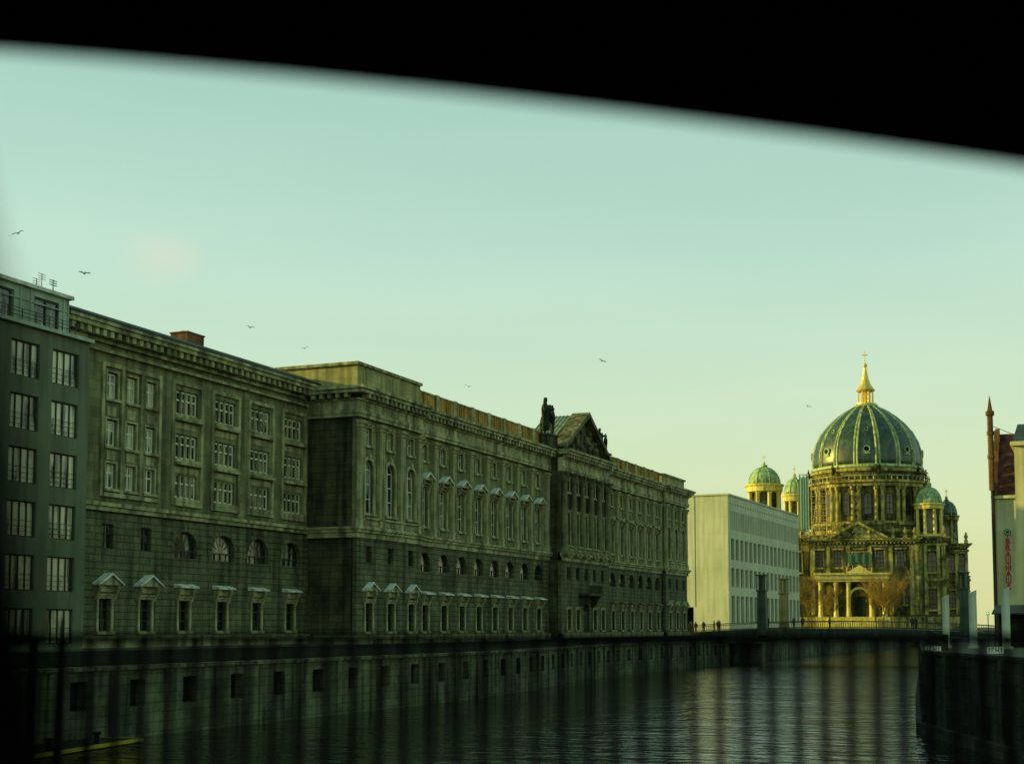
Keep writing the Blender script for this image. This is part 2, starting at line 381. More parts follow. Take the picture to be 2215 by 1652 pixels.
def surround(T,w,h,t=.22,d=.14,arch=False,sill=True):
    mb=MB(T)
    if arch:
        rr=w/2; zs=h-rr;n=10
        mb.box(-w/2-t,-w/2,0,d,0,zs); mb.box(w/2,w/2+t,0,d,0,zs)
        for k in range(n):
            a0=math.pi*k/n;a1=math.pi*(k+1)/n; ro=rr+t
            P=[(math.cos(a0)*rr,zs+math.sin(a0)*rr),(math.cos(a1)*rr,zs+math.sin(a1)*rr),(math.cos(a1)*ro,zs+math.sin(a1)*ro),(math.cos(a0)*ro,zs+math.sin(a0)*ro)]
            mb.prism(P,0,d)
        mb.box(-.18,.18,0,d+.12,h-.1,h+t+.2)
    else:
        mb.box(-w/2-t,-w/2,0,d,0,h); mb.box(w/2,w/2+t,0,d,0,h); mb.box(-w/2-t,w/2+t,0,d,h,h+t)
        mb.box(-w/2-t-.06,w/2+t+.06,0,d+.12,h+t,h+t+.1)
    if sill: mb.box(-w/2-t-.05,w/2+t+.05,0,d+.15,-.22,0)
    return mb.mesh('window_surround',[M['trim']])

# ------------------------------------------------------------ the palace (long facade)
Y0=155.0; YE=204.6
pal=thing('palace',(-58,Y0,0),"long dark baroque sandstone palace with pediment and statues on the quay","palace")
T=lambda s,d,z:(d,s-Y0,z)
P1b=[106.3,110.25,114.2]; W1b=[118.2+4.05*i for i in range(8)]; Cb=[152.2,155.1,158.05,161.0,163.9]; W2b=[168.2+3.9*i for i in range(7)]; P2b=[195.6,199.2,202.8]
segs=[('P',104.3,116.2,0.0,P1b),('W',116.2,149.8,-.6,W1b),('C',149.8,166.3,.9,Cb),('W',166.3,193.6,-.6,W2b),('P',193.6,YE,0.0,P2b)]
wl=MB(T); cor=MB(T); core=MB(T)
wm={}
def getw(key,*a,**k):
    if key not in wm: wm[key]=win('window',*a,**k)
    return wm[key]
hoods={}
pilm=MB(TX); pilm.box(-.42,.42,0,.34,.7,8.1); pilm.box(-.52,.52,0,.44,0,.7)
for i,(w_,d_) in enumerate([(.46,.38),(.54,.46),(.62,.56)]): pilm.box(-w_,w_,0,d_,8.1+.3*i,8.4+.3*i)
for q in (-.2,.2): pilm.box(q-.05,q+.05,.34,.38,.8,8.0)
pil_me=pilm.mesh('pilaster',[M['trim']])
colm=MB(TX); colm.lathe([(.56,0),(.56,.25),(.48,.5),(.46,.6),(.42,4),(.36,8.0),(.46,8.1),(.56,8.6),(.6,9.0)],14,0,.25); colm.box(-.62,.62,0,.9,-.35,0); colm.box(-.62,.62,0,.9,9.0,9.25)
col_me=colm.mesh('column',[M['trimdark']])
for kind,a0,a1,d,bays in segs:
    lo=[];up=[]
    for b in bays:
        if kind=='C' and b==158.05: lo.append((b,2.0,0.02,4.2,True))
        else: lo.append((b,1.25,1.0,3.4,False))
        if kind=='W': lo.append((b,2.3,6.5,8.25,True))
        else: lo.append((b,1.1,6.8,8.2,False))
        if kind=='P': up.append((b,1.7,11.0,15.6,True))
        else: up.append((b,1.4,10.7,14.4,False))
        up.append((b,1.1,16.8,18.3,False))
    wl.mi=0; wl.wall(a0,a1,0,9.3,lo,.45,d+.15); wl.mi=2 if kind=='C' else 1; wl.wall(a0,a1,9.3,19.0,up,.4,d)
    core.mi=0; core.box(a0+.01,a1-.01,-24,d-.42,0,9.3); core.mi=1; core.box(a0+.011,a1-.011,-23.99,d-.42,9.3,20.9)
    for (b,w,z0,z1,ar) in lo+up:
        g='glassD' if z1<9 else 'glassA'
        fr='framedark' if z1<9 else 'frame'
        dd=d+.15-.33 if z1<9 else d-.3
        if z1-z0>4 and z0<1: 
            dmm=MB(TX); dmm.box(-1,1,0,.1,0,3.2); dmm.mi=1
            for q in (-.5,.5): dmm.box(q-.35,q+.35,.1,.15,.4,2.8)
            mk('door',dmm,[M['framedark'],M['bronze']],pal,(dd,b-Y0,.02)); continue
        key=(w,z0,z1,ar)
        me=getw(key,TX,w,z1-z0,ar,2 if w<2.2 else 4,2 if z1-z0<2 else 3,g,fr,.09)
        inst(me,'window',pal,(dd,b-Y0,z0))
    for b in bays:
        if kind=='P':
            sm1=hoods.setdefault('sa',surround(TX,1.7,4.6,.25,.16,True)); inst(sm1,'window_surround',pal,(d,b-Y0,11.0))
            k_='tri' if a0<150 else 'trit'
            if k_ not in hoods: hoods[k_]=hood('tri',TX,2.1,cap='lead' if a0<150 else 'trim')
            inst(hoods[k_],'window_hood',pal,(d+.15,b-Y0,4.4))
        elif kind=='W':
            sm1=hoods.setdefault('sr',surround(TX,1.4,3.7,.22,.14)); inst(sm1,'window_surround',pal,(d,b-Y0,10.7))
            if a0<150: h=hoods.setdefault('seg2',hood('tri',TX,2.0,.75))
            else: h=hoods.setdefault('seg',hood('seg',TX,2.0,.7,'trim'))
            inst(h,'window_hood',pal,(d,b-Y0,14.95))
            h=hoods.setdefault('flat',hood('flat',TX,1.9,.7)) if a0<150 else hoods.setdefault('flatt',hood('flat',TX,1.9,.6,'trimdark'))
            inst(h,'window_hood',pal,(d+.15,b-Y0,4.35))
        else:
            sm1=hoods.setdefault('sr',surround(TX,1.4,3.7,.22,.14)); inst(sm1,'window_surround',pal,(d,b-Y0,10.7))
        s2=hoods.setdefault('sm',surround(TX,1.1,1.5,.16,.1)); inst(s2,'window_surround',pal,(d,b-Y0,16.8))
        s3=hoods.setdefault('sb',surround(TX,1.25,2.4,.22,.12))
        if not(kind=='C' and b==158.05): inst(s3,'window_surround',pal,(d+.15,b-Y0,1.0))
    if kind=='C':
        for b in [150.6,153.6,156.55,159.55,162.5,165.5]: inst(col_me,'column',pal,(d,b-Y0,9.76))
    else:
        edges=[a0+.5]+[(x+y)/2 for x,y in zip(bays,bays[1:])]+[a1-.5]
        for b in edges: inst(pil_me,'pilaster',pal,(d,b-Y0,9.76))
    back=-6.2 if kind!='W' else d-.2
    def slab(p,z0,z1,mi=0):
        cor.mi=mi
        l=a0-(p if (a0<105) else 0); r=a1+(p if a1>YE-.1 else 0)
        cor.box(l,r,(back if kind=='P' else d-.25),d+p,z0,z1)
    slab(.35+.15,9.3,9.55); slab(.5+.15,9.55,9.75)
    slab(.3,8.85,9.3)
    slab(.42,19.0,19.3); slab(.5,19.3,19.6); slab(.36,19.6,20.4); slab(.5,20.4,20.55)
    slab(1.1,20.95,21.25); slab(1.3,21.25,21.5)
    slab(.4,.0,.7)
    cor.mi=0
    s=a0+.3
    while s<a1-.2:
        cor.box(s,s+.34,d+.3,d+1.0,20.56,20.94); s+=.8
    if a0<105:
        q=.4
        while q<4.6: cor.box(a0-.95,a0-.3,-q-.34,-q,20.56,20.94); q+=.8
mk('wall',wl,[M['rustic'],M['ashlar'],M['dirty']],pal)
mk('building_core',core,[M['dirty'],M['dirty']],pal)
mk('cornice',cor,[M['trim']],pal)
at=MB(T); at.box(104.5,116.4,-8,-.1,21.5,23.5); at.mi=1; at.box(104.25,116.45,-8.1,.12,23.5,23.75)
at.mi=0
for q in (105.5,108.9,112.3): at.box(q,q+2.9,-.1,-.04,21.9,23.2)
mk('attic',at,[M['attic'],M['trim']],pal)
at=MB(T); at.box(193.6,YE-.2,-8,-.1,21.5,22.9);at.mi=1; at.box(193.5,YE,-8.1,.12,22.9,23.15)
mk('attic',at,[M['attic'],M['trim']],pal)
def parapet(a0,a1,top):
    pp=MB(T)
    n=max(1,round((a1-a0)/3.9)); w=(a1-a0)/n
    for i in range(n):
        s=a0+i*w
        pp.mi=1; pp.box(s,s+.7,-1.05,-.45,21.5,top+.05)
        pp.mi=0; pp.box(s+.7,s+w,-.95,-.6,21.5,top-.15)
        pp.mi=1; pp.box(s+.7,s+w,-1.05,-.5,top-.15,top)
        pp.mi=0
        for q in range(6): pp.box(s+.95+q*(w-1.1)/6,s+1.1+q*(w-1.1)/6,-.6,-.55,21.75,top-.3)
    mk('parapet',pp,[M['orange'],M['trim']],pal)
parapet(116.46,149.0,23.3); parapet(166.6,193.4,23.2)
rf=MB(T); rf.prismA([(-1.3,21.4),(-24,21.4),(-24,22.4),(-12,22.6)],104.4,YE-.1)
mk('roof',rf,[M['roofdark']],pal)
# pediment
pd=MB(T)
pd.box(149.9,166.1,-.3,1.2,21.5,21.9)
pd.prism([(150.3,21.9),(165.7,21.9),(158.05,26.3)],-.3,.7)
pd.mi=1
pd.prism([(149.6,21.8),(150.4,21.8),(158.05,26.15),(158.05,26.8)],-.6,1.6)
pd.prism([(166.5,21.8),(165.7,21.8),(158.053,26.15),(158.053,26.8)],-.6,1.6)
mk('pediment',pd,[M['dirty'],M['trimdark']],pal)
pr=MB(T); pr.prism([(150.3,22.0),(165.8,22.0),(158.05,26.55)],-4.2,-.61)
for i in range(8):
    b=-4.1+.48*i; pr.prism([(150.25,22.06),(165.85,22.06),(158.05,26.63)],b-.03,b+.03)
mk('gable_roof',pr,[M['coppergreen']],pal)
rel=MB(TX)
for i in range(26):
    a=random.uniform(-5.6,5.6); hm=(1-abs(a)/7.2)*3.2; z=random.uniform(.1,max(.3,hm-.4)); r=random.uniform(.22,.5)
    rel.lathe([(.02,z-r),(r*.8,z-r*.4),(r,z),(r*.7,z+r*.6),(.02,z+r*1.1)],8,a,.12)
mk('relief_sculpture',rel,[M['trimdark']],pal,(.7,158.05-Y0,22.3))
for kind,a0,a1,d,bays in segs:
    if kind=='W': continue
    bl=MB(T)
    bl.box(a0+.9,a1-.9,d+.2,d+.5,10.45,10.62); bl.box(a0+.9,a1-.9,d+.22,d+.48,9.76,9.86)
    s=a0+1
    while s<a1-1: bl.lathe([(.05,9.87),(.1,10.0),(.11,10.15),(.05,10.35),(.07,10.44)],6,s,d+.35); s+=.28
    mk('balustrade',bl,[M['trim']],pal)
bc=MB(T); bc.box(155.6,160.5,1.05,2.4,5.0,5.3)
for s in (156,159.8): bc.prismA([(1.05,3.7),(1.4,3.7),(2.2,4.99),(1.05,4.99)],s,s+.35)
s=155.7
while s<160.4: bc.box(s,s+.08,2.25,2.33,5.3,6.15); s+=.25
bc.box(155.6,160.5,2.2,2.38,6.15,6.25)
mk('balcony',bc,[M['dirty']],pal)
# statues
for (yy,h0,sc,lab) in ((148.4,21.5,1.15,"dark bronze group of standing figures and rearing horse on palace parapet"),(166.9,21.5,.85,"dark bronze figure group beside the far end of the pediment")):
    st=thing('statue',(-58.2,yy,h0),lab,"statue",rot=0)
    pm=MB(); pm.box(-.9,.9,-1.2,1.3,0,1.3); pm.box(-1.05,1.05,-1.35,1.45,1.3,1.5); pm.box(-1.0,1.0,-1.3,1.4,0,.3)
    mk('pedestal',pm,[M['dirty']],st)
    inst(robed_me,'figure',st,(.1,-.6,1.45),R(-90),2.0*sc)
    inst(horse_me,'horse',st,(-.2,-.1,1.45),0,1.3*sc)
    inst(figure_me,'figure',st,(.35,1.0,1.45),R(-60),1.65*sc)

# ------------------------------------------------------------ neighbouring office wing
Y1=90.0
wing=thing('stone_office_building',(-62.7,Y1,0),"four storey rusticated sandstone office building with dentilled cornice","building")
T=lambda s,d,z:(d,s-Y1,z)
wl=MB(T)
rows=[(10.8,12.5),(13.7,15.5),(16.95,18.75)]
A=[78.35,80.45,82.6]; B=[87.0,91.95,96.9,101.9]
up=[(a,1.1,z0,z1,False) for a in A for z0,z1 in rows]+[(b,2.7,z0,z1,False) for b in B for z0,z1 in rows]
lo=[(78.1,1.2,6.7,8.35,False),(82.3,1.2,6.7,8.35,False)]+[(b,3.0,6.4,8.45,True) for b in (86.9,91.8,96.6,101.5)]
bt=[(b,1.3,1.1,3.3,False) for b in (77.9,82.3,86.8,91.6,96.4,101.4)]
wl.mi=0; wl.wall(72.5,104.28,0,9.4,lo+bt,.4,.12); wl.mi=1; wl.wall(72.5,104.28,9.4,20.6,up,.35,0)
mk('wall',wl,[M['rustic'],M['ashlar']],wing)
core=MB(T); core.mi=0; core.box(72.51,104.27,-18,-.37,0,21.9)
mk('building_core',core,[M['dirty']],wing)
m1=win('window',TX,1.1,1.75,False,2,2,'curtain','frame',.12); m2=win('window',TX,2.7,1.75,False,4,2,'glassA','frame',.13)
for a in A:
    for z0,z1 in rows: inst(m1,'window',wing,(-.25,a-Y1,z0))
for b in B:
    for z0,z1 in rows: inst(m2,'window',wing,(-.25,b-Y1,z0))
m3=win('window',TX,1.2,1.65,False,2,2,'glassA','framedark',.08); m4=win('window',TX,3.0,2.05,True,4,1,'glassA','framedark',.1); m5=win('window',TX,1.3,2.2,False,2,3,'glassD','framedark',.08)
for i,(b,w,z0,z1,ar) in enumerate(lo): inst(m4 if ar else m3,'window',wing,(-.2,b-Y1,z0))
for (b,w,z0,z1,ar) in bt: inst(m5,'window',wing,(-.2,b-Y1,z0))
ht=hood('tri',TX,2.3,.7); hf=hood('flat',TX,2.1,.6); sr=surround(TX,1.3,2.2,.22,.12)
for i,(b,*_) in enumerate(bt):
    inst(ht if i<2 else hf,'window_hood',wing,(.12,b-Y1,4.2)); inst(sr,'window_surround',wing,(.12,b-Y1,1.1))
tr=MB(T)
def frame_panel(a0,a1,z0,z1,t=.28,d=.16):
    tr.box(a0,a0+t,0,d,z0,z1); tr.box(a1-t,a1,0,d,z0,z1); tr.box(a0+t,a1-t,0,d,z1-t,z1); tr.box(a0+t,a1-t,0,d+.1,z0,z0+t)
frame_panel(77.2,83.75,10.2,19.4)
for b in B: 
    frame_panel(b-1.9,b+1.9,10.2,19.4)
    for z0,z1 in rows[1:]:
        tr.box(b-1.62,b+1.62,0,.2,z0-.3,z0-.02); tr.box(b-1.62,b+1.62,0,.45,z0-.5,z0-.3)
        tr.box(b-1.5,b+1.5,0,.05,z0-1.05,z0-.6)
    tr.box(b-1.5,b+1.5,0,.25,10.5,10.78)
    for q in (-.68,0,.68):
        for z0,z1 in rows: tr.box(b+q-.1,b+q+.1,-.3,-.12,z0,z1)
for a in A:
    for z0,z1 in rows:
        tr.box(a-.8,a+.8,0,.22,z0-.2,z0-.02); tr.box(a-.72,a-.57,0,.1,z0,z1+.15); tr.box(a+.57,a+.72,0,.1,z0,z1+.15); tr.box(a-.57,a+.57,0,.1,z1+.02,z1+.15)
    for zc in (12.75,15.75): tr.box(a-.45,a+.45,0,.06,zc,zc+.65)
for c in (79.4,81.53): tr.box(c-.18,c+.18,0,.2,10.5,19.1)
for z0,z1,p in ((9.2,9.5,.3),(9.5,9.75,.5),(0,.8,.28),(20.0,20.2,.2)): tr.box(72.5,104.28,-.02,p+.12,z0,z1)
tr.mi=1
for b in (86.9,91.8,96.6,101.5):
    for k in range(13):
        a=math.pi*k/12; r0,r1=1.53,2.1+(.12 if k%2 else 0); da=.118
        sz=.92
        P=[(b+math.cos(t_)*r_,6.95+math.sin(t_)*r_*sz) for t_,r_ in ((a-da,r0),(a+da,r0),(a+da,r1),(a-da,r1))]
        tr.prism(P,.12,.16)
mk('window_bay_trim',tr,[M['trim'],M['rustic']],wing)
cor=MB(T)
for z0,z1,p in ((20.6,20.85,.3),(21.3,21.6,1.15),(21.6,21.8,1.3)): cor.box(72.5,104.28,-.4,p,z0,z1)
s=73.0
while s<104: cor.box(s,s+.36,-.3,1.0,20.86,21.29); s+=.78
cor.mi=1; cor.prismA([(1.25,21.8),(1.25,22.0),(-.6,22.75),(-18,23.0),(-18,21.8)],72.5,104.2)
mk('cornice',cor,[M['trim'],M['roofdark']],wing)
ch=MB(); ch.box(-.8,.8,-1.1,1.1,0,1.75); ch.box(-.87,.87,-1.17,1.17,1.75,1.85)
for q in (-.5,.5): ch.box(-.18,.18,q-.18,q+.18,1.85,2.0)
mk('chimney',ch,[M['redbrick']],wing,(-4.0,2.4,22.6))

# ------------------------------------------------------------ modern block
mod=thing('apartment_block',(-60,70,0),"grey green rendered modern block with metal clad rooftop storey","building")
T=lambda s,d,z:(d,s-70,z)
wl=MB(T); ops=[]; XE=72.7
for c in (70.5,66.9,62.7,58.4):
    for k in range(6):
        zt=18.6-3.22*k; ops.append((c,2.45,zt-2.15,zt,False))
wl.wall(-45,XE,0,19.5,ops,.3,0)  # unseen length toward the camera added to keep sun off the railing
wl.box(-45,XE,-16,-.32,0,19.51)
wl.mi=1; wl.box(-45,XE+.05,-.5,.35,19.52,19.75)
mk('wall',wl,[M['plaster'],M['panel']],mod)
wme=win('window',TX,2.45,2.15,False,4,1,'curtain','framedark',.08)
rail=MB(TX)
for q in (.3,.62,.95): rail.box(-1.22,1.22,.02,.05,q,q+.03)
rail_me=rail.mesh('window_rail',[M['framedark']])
for (c,w,z0,z1,a) in ops:
    inst(wme,'window',mod,(-.22,c-70,z0)); inst(rail_me,'window_rail',mod,(-.05,c-70,z0))
ph=MB(T); PE=72.1
ph.wall(20,PE,19.75,22.35,[(70.1,2.3,19.9,21.95,False),(65.9,2.6,19.9,21.95,False),(62,2.6,19.9,21.95,False)],.2,-1.3)
ph.box(20,PE,-14,-1.52,19.75,22.35); ph.mi=1; ph.box(19.8,PE+.2,-14.2,-1.0,22.35,22.58)
ph.mi=0
for s in (PE-.05,PE-.5,68.6,67.7,64.2): ph.box(s-.04,s+.04,-1.3,-1.22,19.75,22.35)
ph.box(20,PE,-1.3,-1.23,21.5,21.56)
mk('penthouse',ph,[M['panel'],M['lead']],mod)
pw=win('window',TX,2.3,2.05,False,2,1,'glassA','framedark',.12)
for c in (70.1,65.9,62): inst(pw,'window',mod,(-1.45,c-70,19.9))
rl=MB(T)
for z in (20.15,20.4,20.6): rl.box(40,72.3,-.32,-.28,z,z+.04)
s=50
while s<72.3: rl.box(s,s+.05,-.33,-.27,19.75,20.63); s+=1.2
mk('roof_railing',rl,[M['steel']],mod)
an=MB()
for i,(x,y,h) in enumerate([(0,0,1.3),(.3,.7,1.0),(-.2,1.3,1.2),(.2,-.7,.8)]):
    an.tube((x,y,0),(x,y,h),.03,.025)
    for q in range(3): an.tube((x,y-.35,h-.15*q-.05),(x,y+.35,h-.15*q-.05),.018,.018)
mk('antenna',an,[M['steel']],mod,(-2.2,.6,22.55))

# ------------------------------------------------------------ modern museum (pale slab)
FR=-math.atan(.0297)
fo=thing('museum_building',(-72,285.7,0),"pale cast stone museum block with regular deep slotted windows","building",rot=FR)
L=62.5
wl=MB(lambda s,d,z:(d,s,z))
ops=[];n=17;sp=(L-1.5)/n
for r,(z0,z1) in enumerate([(2.2,7.8),(9.6,13.5),(15.2,19.6)]):
    for i in range(n): ops.append((1.6+sp*(i+.5),2.25,z0,z1,False))
n2=44;sp2=(L-1.5)/n2
sl=[(1.6+sp2*(i+.5),.75,21.4,25.3,False) for i in range(n2)]
wl.wall(0,L,0,28.4,ops+sl,.8,0)
mk('wall',wl,[M['concrete']],fo)
cr=MB(lambda s,d,z:(d,s,z))
cr.box(.01,L-.01,-46,-.82,5.5,28.3); cr.box(7.5,L-.01,-46,-.82,0,5.5); cr.box(.01,7.5,-7.5,-.82,0,5.5)
cr.box(-.25,L+.25,-46.2,.25,28.4,28.75)
cr.mi=1; cr.box(7.4,7.48,-46,-7.6,0,5.5)
cr.box(-.03,.0,-7.1,-7.0,5.5,28.4)
for i in range(30): cr.box(1.6+2*i,2.1+2*i,-.02,.03,26.6,26.9)
mk('building_core',cr,[M['concrete'],M['black']],fo)
wme={}
for (c,w,z0,z1,a) in ops:
    if z0 not in wme: wme[z0]=win('window',TX,w,z1-z0,False,2,1,'glassD','framedark',.12)
    inst(wme[z0],'window',fo,(-.55,c,z0))
sme=win('slot_window',TX,.75,3.9,False,1,1,'glassD','framedark',.06)
for (c,w,z0,z1,a) in sl: inst(sme,'slot_window',fo,(-.5,c,z0))

# ------------------------------------------------------------ cathedral
dm=thing('cathedral',(-68.6,448,0),"domed sandstone cathedral with green copper dome, gilded lantern and corner towers","cathedral",rot=R(8.7))
body=MB()
def block(a0,a1,b0,b1,z0,z1,cornice=True,bays=None,mb=body):
    T0=mb.T; mb.T=lambda s,d,z:(s,b0-d,z)
    mb.mi=0
    ops=bays or []
    mb.wall(a0,a1,z0,z1,ops,.9,0); mb.box(a0+.02,a1-.02,-(b1-b0),-.95,z0,z1-.02)
    mb.box(a0,a0+.015,-(b1-b0),0,z0,z1); mb.box(a1-.015,a1,-(b1-b0),0,z0,z1)
    mb.mi=1
    if cornice:
        for dz,h,p in ((-2.2,.5,.4),(-.9,.4,.5),(-.5,.35,.9),(-.15,.35,1.3)):
            mb.box(a0-p,a1+p,-(b1-b0)-.1,p,z1+dz,z1+dz+h-.01)
        s=a0
        while s<a1-.4: mb.box(s,s+.45,.3,.95,z1-1.4,z1-.92); s+=1.1
    for o in ops:
        mb.box(o[0]-o[1]/2-.35,o[0]-o[1]/2,0,.3,o[2],o[3]); mb.box(o[0]+o[1]/2,o[0]+o[1]/2+.35,0,.3,o[2],o[3])
        mb.box(o[0]-o[1]/2-.6,o[0]+o[1]/2+.6,0,.6,o[3]+.1,o[3]+.6); mb.box(o[0]-o[1]/2-.5,o[0]+o[1]/2+.5,0,.5,o[2]-.5,o[2])
    mb.T=T0
DW=[]
def bays(b0,lst):
    for a,w,z0,z1,ar in lst: DW.append((a,b0+.75,w,z0,z1))
    return lst
block(-17,14.0,-20,6,0,27.2,True,bays(-20,[(a,2.2,19,24,True) for a in (-14.4,-9,-2.8,3.2,9)]+[(a,2.2,8,14,True) for a in (5.5,11)]))
block(14.0,22.0,-17,6,0,27.6,True,bays(-17,[(18,2.6,17.5,23.5,True),(18,2.4,6.5,12.5,True)]))
block(22.0,28.6,-10,16,0,26,True,bays(-10,[(23.9,1.6,18,23,True),(26.8,1.6,18,23,True),(23.9,1.6,7,12,True),(26.8,1.6,7,12,True)]))
block(-37,-17,-9,16,0,29,True,bays(-9,[(a,2,18,24,True) for a in (-33,-27,-21)]))
body.mi=1
for a in (-16.3,-11.8,-6,0.2,6.2,12.2,13.5): body.box(a-.6,a+.6,-20.7,-20,5,25)
for a in (14.8,16.2,19.8,21.3): body.box(a-.5,a+.5,-17.7,-17,5,25.3)
for a in (22.6,25.35,28.1): body.box(a-.45,a+.45,-10.6,-10,5,23.7)
body.box(-37.5,29.0,-20.9,16,0,4.3)
body.box(-17.8,14.5,-20.8,-19.9,15.3,16.2); body.box(13.6,22.5,-17.8,-16.9,14.8,15.6); body.box(22,29.2,-10.8,-9.9,14.8,15.6)
body.mi=0; body.lathe([(20,26),(20,29.8),(18.6,29.8),(18.6,32.2)],8,0,0,R(22.5),R(382.5))
body.mi=1; body.lathe([(20.5,29.3),(20.8,29.8),(20.8,30.3),(19.5,30.4)],8,0,0,R(22.5),R(382.5))
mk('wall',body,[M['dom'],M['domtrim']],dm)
pdm=MB(lambda s,d,z:(s,-20-d,z)); pdm.prism([(-11.5,27.6),(5.5,27.6),(-3,32)],-3,.8); pdm.mi=1
pdm.prism([(-12.3,27.5),(-11,27.5),(-3,31.7),(-3,32.6)],-3.2,1.5); pdm.prism([(6.3,27.5),(5,27.5),(-3.003,31.7),(-3.003,32.6)],-3.2,1.5)
for i in range(10):
    a=random.uniform(-8,2); z=28+random.random()*1.4; pdm.lathe([(.05,z-.5),(.5,z),(.05,z+.7)],7,a,.9)
mk('pediment',pdm,[M['domtrim'],M['domtrim']],dm)
po=MB(lambda s,d,z:(s,-20-d,z))
po.mi=0
for a in (-14,-9.6,-6,.6,4.2): po.lathe([(.75,4.3),(.7,5),(.62,6),(.52,13.4),(.75,14),(.8,14.6)],12,a,4.6)
po.mi=1; po.box(-15.2,5.4,0,5.6,14.6,15.3); po.box(-15.5,5.7,0,5.9,15.3,16.6); po.box(-15.9,6.1,0,6.4,16.6,17.1)
po.box(-15.5,5.7,0,6.0,0,4.3)
for i in range(6): po.box(-12+.0,2.2,6.0+.5*i,6.5+.5*i,0,4.0-.6*i)
po.prism([(-6.6,17.1),(.9,17.1),(-2.8,19.4)],4.8,5.8)
for k in range(10):
    a0=math.pi*k/10;a1=math.pi*(k+1)/10
    P=[(-2.8+math.cos(a)*r,9.8+math.sin(a)*r) for a,r in ((a0,2.6),(a1,2.6),(a1,3.3),(a0,3.3))]; po.prism(P,3.2,4.4)
po.box(-6.1,-5.4,3.2,4.4,4.3,9.8); po.box(-.2,.5,3.2,4.4,4.3,9.8)
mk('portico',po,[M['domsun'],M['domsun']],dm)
dd=MB(TY); dd.box(-1.6,1.6,0,.2,0,6.0); dd.box(-.06,.06,.2,.3,0,6.0)
mk('door',dd,[M['bronze']],dm,(-2.8,-20.1,4.3))
# drum
ZD=-1.4
dr=MB(lambda a,b,c:(a,b,c+ZD)); dr.mi=0
dr.lathe([(16.4,33),(16.4,46)],64)
dr.mi=1; dr.lathe([(17.2,33),(17.8,33.2),(17.8,34.2),(17.0,34.4)],64,cap=False)
dr.lathe([(16.5,44.6),(18.2,44.8),(18.2,45.6),(19.1,45.9),(19.1,46.5),(17.5,46.6)],64,cap=False)
dr.mi=0; dr.lathe([(17.0,46.5),(17.0,49.4)],64)
dr.mi=1; dr.lathe([(17.0,49.2),(17.6,49.4),(17.8,50.1),(16.8,50.5)],64,cap=False)
for i in range(64):
    t=2*math.pi*i/64; dr.lathe([(.16,46.6),(.2,47.2),(.12,47.8)],5,18.5*math.cos(t),18.5*math.sin(t))
dr.lathe([(18.3,47.8),(18.3,48.05),(18.75,48.05),(18.75,47.8),(18.3,47.8)],64,cap=False)
mk('drum',dr,[M['dom'],M['domtrim']],dm)
dcol=MB(); dcol.lathe([(.75,34.3),(.6,35),(.5,43.4),(.8,44),(.85,44.8)],10,0,0); dcol_me=dcol.mesh('column',[M['domtrim']])
wdr=win('window',TY,2.3,6.4,True,2,3,'glassD','framedark',.18); wat=win('oculus_window',TY,1.5,1.5,True,1,1,'glassD','framedark',.1)
for i in range(16):
    t=R(-90)+2*math.pi*(i+.5)/16
    for dt in (-.055,.055): inst(dcol_me,'column',dm,(17.4*math.cos(t+dt),17.4*math.sin(t+dt),ZD))
    t=R(-90)+2*math.pi*i/16
    inst(wdr,'window',dm,(16.55*math.cos(t),16.55*math.sin(t),36.3+ZD),t+R(90))
    inst(wat,'oculus_window',dm,(17.1*math.cos(t),17.1*math.sin(t),47.2+ZD),t+R(90))
# dome
dprof=[(16.3,49.0),(16.6,51.5),(16.4,54.5),(15.5,57.8),(13.9,60.8),(11.7,63.6),(9.1,66.0),(6.4,68.0),(4.2,69.2),(3.0,69.9)]
def prof_at(pr,z):
    for (r0,z0),(r1,z1) in zip(pr,pr[1:]):
        if z0<=z<=z1: return r0+(r1-r0)*(z-z0)/(z1-z0)
    return pr[-1][0]
db=MB(); db.lathe(dprof,64)
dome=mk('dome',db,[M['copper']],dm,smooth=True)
rb=MB()
for i in range(16):
    t=R(-90)+2*math.pi*(i+.5)/16
    for dt,w in ((-.027,.26),(.027,.26)):
        c,s_=math.cos(t+dt),math.sin(t+dt)
        for (r0,z0),(r1,z1) in zip(dprof,dprof[1:]): rb.tube((r0*c,r0*s_,z0),(r1*c,r1*s_,z1),w*(.5+.5*r0/16.4)+.1,w*(.5+.5*r1/16.4)+.1,6)
rb.lathe([(16.5,49.1),(17.1,49.3),(17.0,50.0),(16.5,50.2)],64,cap=False); rb.lathe([(3.2,69.4),(3.8,69.6),(3.6,70.3),(2.8,70.4)],24,cap=False)
mk('dome_rib',rb,[M['copperrib']],dome)
orm=MB(TY)
n=14
for k in range(n):
    a0=2*math.pi*k/n;a1=2*math.pi*(k+1)/n
    orm.prism([(math.cos(a)*r,math.sin(a)*r) for a,r in ((a0,.75),(a1,.75),(a1,1.05),(a0,1.05))],-1.2,.35)
orm.box(-.95,.95,-1.2,.3,-1.5,-1.05); orm.mi=1; orm.prism([(math.cos(2*math.pi*k/n)*.76,math.sin(2*math.pi*k/n)*.76) for k in range(n)],-.6,.1)
or_me=orm.mesh('dormer',[M['copperlight'],M['black']])
for i in range(8):
    t=R(-90)+2*math.pi*(i+.0)/8
    z=54.6; r=prof_at(dprof,z)+.2; inst(or_me,'dormer',dome,(r*math.cos(t),r*math.sin(t),z),t+R(90))
    z=61.0; r=prof_at(dprof,z)+.1; inst(or_me,'dormer',dome,(r*math.cos(t),r*math.sin(t),z),t+R(90),.55)
